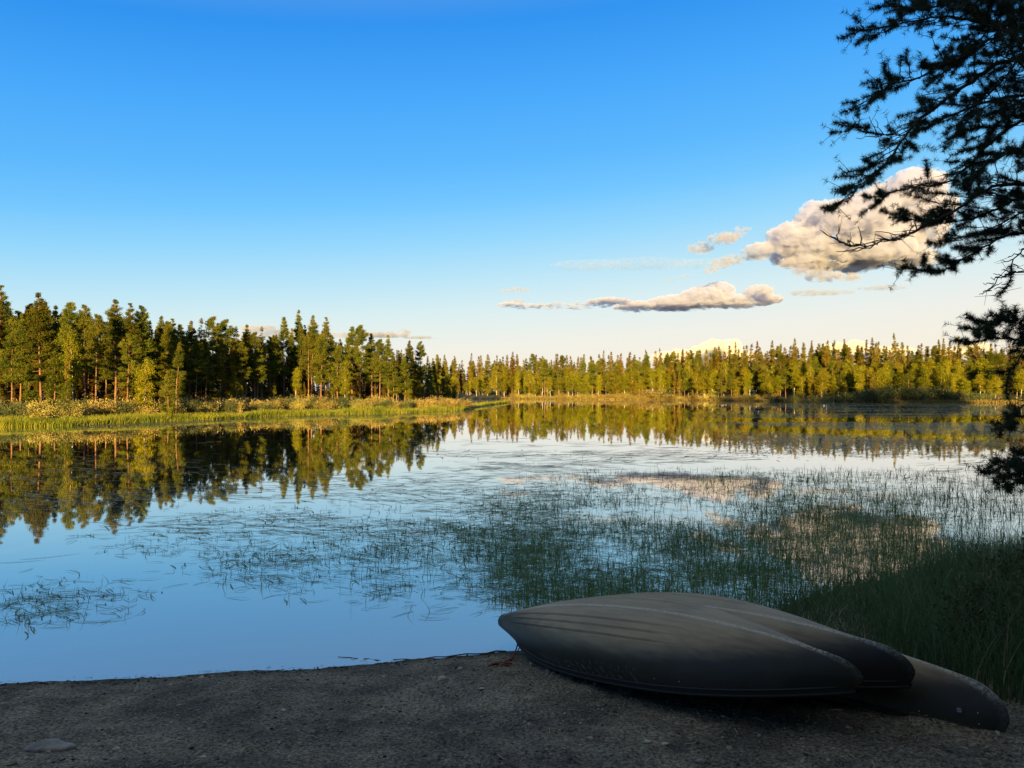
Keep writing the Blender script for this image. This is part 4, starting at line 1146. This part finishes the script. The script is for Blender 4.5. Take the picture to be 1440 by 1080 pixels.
def tuft(nd, p, d, ln, g, k=120):
    """a shoot of needles: p base, d direction, ln length of shoot"""
    ts = g.random(k) * ln
    c = p + d * ts[:, None]
    rnd = g.normal(size=(k, 3)); perp = nrm(rnd - (rnd @ d)[:, None] * d)
    dirs = nrm(d * g.uniform(.0, .75, k)[:, None] + perp)
    L = g.uniform(.028, .050, k)[:, None]; w_ = nrm(np.cross(dirs, g.normal(size=(k, 3)))) * .0015
    V = np.stack([c - w_, c + w_, c + dirs * L], 1)
    nd.add(V.reshape(-1, 3), np.arange(k * 3).reshape(k, 3))
def branch(pts, D0, D1, r0, needle=1.0, bare_tip=0.0, twigs=1.0, start=0.25, tl=(.18, .5)):
    x0, y0 = pts[0]
    P = [px3(x, y, D0 + (D1 - D0) * k / (len(pts) - 1) + g.normal() * .03) for k, (x, y) in enumerate(pts)]
    zt = P[0][2] - .25
    P = [np.array([0, 0, max(.4, zt)])] + P
    P = resample(P, .06); n = len(P)
    P[2:-1] += g.normal(size=(n - 3, 3)) * .006
    wd, nd = MB(), MB()
    wd.add(*tube(P, np.linspace(r0, .0035, n), 6))
    T = nrm(np.gradient(P, axis=0))
    side = 1
    for i in range(int(n * start), n):
        f = i / n
        for rep in range(2):
            if g.random() > .78 * twigs: continue
            side = -side
            l = g.uniform(*tl) * (1.15 - .75 * f)
            lat = nrm(np.cross(T[i], np.array([0, 0, 1.]))) * side
            d = nrm(T[i] * g.uniform(.5, 1.1) + lat * g.uniform(.5, 1.1) + np.array([0, 0, g.uniform(-.25, .55)]))
            s = np.linspace(0, 1, 6)[:, None]
            tw = P[i] + d * l * s + np.array([0, 0, 1.]) * (.12 * l * s ** 2) + g.normal(size=(6, 3)) * .006
            wd.add(*tube(tw, np.linspace(.0045, .0022, 6), 4))
            if needle > 0 and g.random() < needle and f < 1 - bare_tip:
                tt = nrm(np.gradient(tw, axis=0))
                for q_ in range(1, 6):
                    if g.random() < (0, .1, .4, .7, .95, 1.0)[q_]: tuft(nd, tw[q_], tt[q_], .055, g)
                    if q_ > 1 and g.random() < .42:
                        d2 = nrm(tt[q_] + g.normal(size=3) * .7); l2 = g.uniform(.05, .14)
                        wd.add(*tube([tw[q_], tw[q_] + d2 * l2 * .5, tw[q_] + d2 * l2], .002, 3))
                        tuft(nd, tw[q_] + d2 * l2, d2, .05, g, 26)
            elif g.random() < .5:
                d2 = nrm(d + g.normal(size=3) * .6); wd.add(*tube([tw[3], tw[3] + d2 * .06, tw[3] + d2 * .12], [.002, .0015, .001], 3))
    if needle > 0 and bare_tip == 0:
        for q_ in range(1, 6): tuft(nd, P[-q_], T[-q_], .055, g)
    b = wd.obj('branch', M['near_bark'], pine, True)
    if nd.v: nd.obj('needles', M['near_needle'], b)
tr_, cr_ = make_pine(777, 13.5, cb=.56, spread=2.3, nb=70, dens=1.1, top=.6)
crown = cr_.obj('crown', M['near_needle'], pine)
BR = [
    ([(1440, 80), (1408, 84), (1384, 101), (1353, 124), (1322, 148), (1291, 167), (1275, 187), (1256, 218), (1237, 241), (1209, 264), (1178, 290)], 5.7, 5.3, .028, dict(needle=.85, start=.2)),
    ([(1440, 40), (1392, 30), (1340, 20), (1300, 24), (1260, 34), (1218, 40)], 5.8, 5.6, .022, dict(start=.25)),
    ([(1440, 163), (1400, 195), (1373, 222), (1338, 257), (1291, 262), (1252, 268), (1236, 285)], 5.9, 5.9, .022, dict(needle=.85, start=.2)),
    ([(1440, 255), (1392, 264), (1361, 284), (1338, 299), (1287, 327), (1268, 333), (1221, 344), (1192, 348), (1180, 338)], 5.5, 5.1, .02, dict(needle=.55, bare_tip=.28, start=.3)),
    ([(1440, 275), (1392, 300), (1353, 311), (1307, 313), (1272, 306)], 5.7, 5.5, .016, dict(start=.3)),
    ([(1440, 323), (1392, 342), (1353, 365), (1322, 383), (1290, 378)], 5.7, 5.5, .016, dict(start=.35, tl=(.12, .35))),
    ([(1440, 12), (1390, 60), (1340, 85), (1290, 108), (1246, 120), (1222, 146)], 5.9, 5.7, .02, dict(start=.2)),
    ([(1440, 130), (1395, 140), (1340, 160), (1290, 185), (1235, 190), (1205, 178)], 6.1, 6.2, .018, dict(needle=.7, start=.25)),
    ([(1440, -30), (1400, -10), (1350, 0), (1290, 12), (1262, 5)], 6.0, 5.9, .018, dict(start=.2)),
    ([(1445, 100), (1420, 60), (1400, 30), (1370, 5)], 5.4, 5.2, .016, dict(start=.2)),
    ([(1445, 200), (1420, 215), (1395, 225), (1372, 250)], 5.4, 5.2, .014, dict(start=.3)),
    ([(1440, 381), (1412, 388), (1400, 398), (1392, 408)], 5.6, 5.4, .009, dict(needle=0, start=.5, twigs=.8, tl=(.06, .2))),
    ([(1445, 345), (1420, 368), (1425, 395), (1410, 410)], 5.3, 5.2, .008, dict(needle=.15, start=.4, tl=(.08, .2))),
    ([(1440, 458), (1420, 452), (1400, 450), (1378, 462)], 5.4, 5.2, .012, dict(start=.45, tl=(.08, .26))),
    ([(1445, 480), (1425, 476), (1400, 474), (1368, 482)], 5.6, 5.5, .012, dict(start=.5, tl=(.08, .22))),
    ([(1450, 485), (1428, 505), (1418, 528), (1416, 552)], 5.3, 5.2, .013, dict(needle=.3, start=.55, tl=(.05, .14))),
    ([(1455, 555), (1432, 575), (1418, 594), (1408, 608)], 5.3, 5.2, .012, dict(needle=.45, start=.6, tl=(.05, .16))),
    ([(1450, 640), (1435, 650), (1418, 655), (1404, 660)], 5.2, 5.1, .010, dict(start=.5, tl=(.06, .2))),
    ([(1450, 660), (1438, 672), (1425, 682), (1412, 684)], 5.4, 5.3, .010, dict(start=.5, tl=(.06, .18))),
    ([(1450, -20), (1400, 30), (1365, 75), (1330, 100)], 6.2, 6.3, .018, dict(start=.2)),
    ([(1450, 60), (1415, 110), (1385, 140), (1350, 185)], 6.2, 6.4, .018, dict(start=.2)),
    ([(1450, 130), (1430, 160), (1405, 175), (1375, 180)], 5.5, 5.3, .014, dict(start=.3)),
    ([(1450, 290), (1415, 310), (1380, 330), (1345, 335)], 6.0, 6.1, .014, dict(start=.3)),
    ([(1480, 300), (1560, 280), (1640, 260)], 5.0, 4.6, .02, dict(start=.3)), ([(1560, 120), (1500, 80), (1470, 60)], 5.0, 4.9, .02, dict(start=.3)),
]
for pts, D0, D1, r0, kw in BR:
    branch(pts, D0, D1, r0, **kw)

# ------------------------------------------------------------------ clouds
def cloud_mat(name, dens, col, sz, lo=.40, hi=.58):
    """vapour whose density is carved by turbulence so that its edges fray"""
    m = bpy.data.materials.new(name); m.use_nodes = True
    t = m.node_tree; t.nodes.clear(); n = t.nodes.new
    o = n('ShaderNodeOutputMaterial'); v = n('ShaderNodeVolumePrincipled')
    v.inputs['Color'].default_value = (*col, 1); v.inputs['Anisotropy'].default_value = 0.0
    c = n('ShaderNodeTexCoord'); mp = n('ShaderNodeMapping'); mp.inputs['Scale'].default_value = (1 / sz, 1 / sz, 1.35 / sz)
    z = n('ShaderNodeTexNoise'); z.inputs['Scale'].default_value = 1.0; z.inputs['Detail'].default_value = 7; z.inputs['Roughness'].default_value = .62
    r = n('ShaderNodeMapRange'); r.interpolation_type = 'SMOOTHSTEP'
    for k, q_ in enumerate((lo, hi, 0, dens)): r.inputs[k + 1].default_value = q_
    t.links.new(c.outputs['Object'], mp.inputs[0]); t.links.new(mp.outputs[0], z.inputs['Vector']); t.links.new(z.outputs[0], r.inputs[0]); t.links.new(r.outputs[0], v.inputs['Density'])
    t.links.new(v.outputs[0], o.inputs['Volume'])
    return m
S.cycles.volume_step_rate = .35
S.cycles.volume_max_steps = 256
CLOUD = {'veil_cloud': (.005, (.7, .72, .78)), 'cloud': (.065, (.65, .68, .86)), 'scrap_cloud': (.045, (.58, .58, .68)), 'thin_cloud': (.016, (.54, .54, .6)), 'bright_cloud': (.03, (.9, .88, .8))}
def cloud(puffs, D, label, m='cloud', depth=.8, seed=0, disp=.5, base=None):
    """puffs: (x, y, rx, ry) in frame pixels, turned into real puffs at distance D"""
    g = np.random.default_rng(seed)
    bm = bmesh.new(); k = D / F
    cx_, cy_ = np.mean([p[0] for p in puffs]), np.mean([p[1] for p in puffs])
    for (x, y, rx, ry) in puffs:
        c = Vector(((x - cx_) * k, g.normal() * rx * k * .5, (cy_ - y) * k))
        bmesh.ops.create_icosphere(bm, subdivisions=3, radius=1, matrix=Matrix.Translation(c) @ Matrix.Diagonal((rx * k, rx * k * depth, ry * k, 1)))
    me = bpy.data.meshes.new('cloud'); bm.to_mesh(me); bm.free(); sz0 = np.median([p[3] for p in puffs]) * k
    me.materials.append(cloud_mat(m + '_vapour', *CLOUD[m], sz0 * (1.25 if m not in ('thin_cloud', 'veil_cloud') else 3.0), *((.40, .64) if m in ('cloud', 'bright_cloud') else (.42, .62))))
    o = link(bpy.data.objects.new('cloud', me)); o.location = ((cx_ - CX) * k, D, CAM_H + (YH - cy_) * k)
    sz = np.median([p[3] for p in puffs]) * k
    rm = o.modifiers.new('join', 'REMESH'); rm.mode = 'VOXEL'; rm.voxel_size = sz * .12
    for s_, st in ((1.1, .6), (.5, .5), (.22, .26)):
        tx = bpy.data.textures.new('billow', 'CLOUDS'); tx.noise_scale = sz * s_; tx.noise_depth = 2
        d_ = o.modifiers.new('billow', 'DISPLACE'); d_.texture = tx; d_.strength = sz * st * disp * 2; d_.mid_level = .5; d_.texture_coords = 'LOCAL'
    me2 = bpy.data.meshes.new_from_object(o.evaluated_get(bpy.context.evaluated_depsgraph_get()))
    o.modifiers.clear(); o.data = me2
    if base is not None:      # flat, gently uneven underside
        co = np.empty(len(me2.vertices) * 3, np.float32); me2.vertices.foreach_get('co', co); co = co.reshape(-1, 3)
        zb = (cy_ - base) * k + (fbm(co[:, 0] / sz * .9 + 9, co[:, 1] / sz * .9, 3) - .5) * sz * .9
        co[:, 2] = np.where(co[:, 2] < zb, zb - (zb - co[:, 2]) * .12, co[:, 2])
        me2.vertices.foreach_set('co', co.ravel()); me2.update()
    return tag(o, label, 'cloud', kind='thing')
cloud([(1290, 262, 40, 28), (1245, 285, 40, 30), (1145, 303, 26, 18), (1175, 318, 55, 28), (1235, 320, 60, 36), (1290, 318, 45, 40), (1110, 335, 36, 18), (1150, 348, 60, 22), (1215, 352, 70, 30), (1075, 352, 26, 10), (1280, 365, 34, 18), (1160, 382, 36, 11), (1180, 392, 22, 8), (1130, 372, 30, 10), (1310, 290, 30, 34)], 2600, 'large golden-topped cumulus cloud behind the overhanging pine branches', seed=1, depth=1.3, base=372)
cloud([(740, 434, 26, 6), (775, 437, 30, 6), (810, 438, 30, 6), (850, 433, 34, 8), (900, 430, 34, 9), (950, 426, 40, 13), (985, 420, 32, 16), (1012, 410, 24, 15), (1030, 425, 30, 11), (1065, 412, 20, 11), (1082, 420, 22, 7), (1050, 432, 26, 7), (960, 440, 50, 5), (716, 432, 18, 6)], 2900, 'long low cloud streak with a puffed right half, below the large cumulus', seed=2, disp=.45, depth=1.5, base=430)
cloud([(990, 345, 18, 8), (1010, 340, 20, 8), (1030, 332, 16, 7), (1042, 325, 12, 6)], 2700, 'small ragged cloud left of the large cumulus', 'scrap_cloud', seed=3, disp=.95)
cloud([(1000, 380, 12, 5), (1015, 370, 16, 7), (1035, 362, 18, 7), (1052, 358, 14, 7)], 2650, 'small ragged cloud just under the left end of the large cumulus', 'scrap_cloud', seed=4, disp=.95)
cloud([(712, 409, 8, 3.5), (726, 408, 10, 4), (740, 408, 7, 3)], 2900, 'upper of two tiny clouds at the left end of the cloud streak', 'scrap_cloud', seed=5, disp=.95)
cloud([(716, 426, 9, 4), (730, 423, 10, 5)], 2900, 'lower of two tiny clouds at the left end of the cloud streak', 'scrap_cloud', seed=6, disp=.95)
cloud([(1140, 378, 24, 9), (1165, 384, 26, 9), (1186, 392, 18, 6), (1120, 368, 20, 7)], 2300, 'dark ragged scrap hanging under the large cumulus', 'scrap_cloud', seed=21, disp=.9)
cloud([(830, 380, 60, 3), (900, 378, 70, 2.6), (975, 376, 50, 3)], 3600, 'thin pale veil of cloud above the cloud streak', 'veil_cloud', seed=22, disp=.6)
cloud([(940, 395, 12, 2.5), (962, 388, 10, 3)], 2750, 'faint scrap of cloud between the cumulus and the streak', 'thin_cloud', seed=7)
cloud([(1130, 415, 30, 4), (1165, 414, 30, 3), (1230, 408, 34, 2.2)], 2800, 'thin grey cloud band right of the cloud streak', 'thin_cloud', seed=8, disp=.4)
cloud([(985, 494, 18, 9), (1005, 490, 20, 13), (1022, 491, 18, 14), (940, 503, 24, 9), (960, 499, 20, 9), (1048, 501, 18, 9), (1000, 510, 60, 14)], 7000, 'bright yellow cumulus top peeping over the far bank forest', 'bright_cloud', seed=9)
cloud([(1175, 492, 28, 9), (1200, 488, 18, 9), (1245, 495, 34, 7), (1370, 488, 24, 9), (1330, 498, 30, 7)], 7000, 'pale cumulus tops behind the spruces on the right', 'bright_cloud', seed=10)
cloud([(365, 462, 30, 5), (395, 466, 34, 5), (350, 470, 26, 5), (480, 472, 30, 4), (540, 471, 40, 4), (565, 467, 16, 4), (590, 474, 26, 2)], 4200, 'faint mauve cloud bank low behind the clump on the point', 'thin_cloud', seed=11, disp=.4)

print('objects', len(S.objects), 'polys', sum(len(o.data.polygons) for o in S.objects if o.type == 'MESH'))
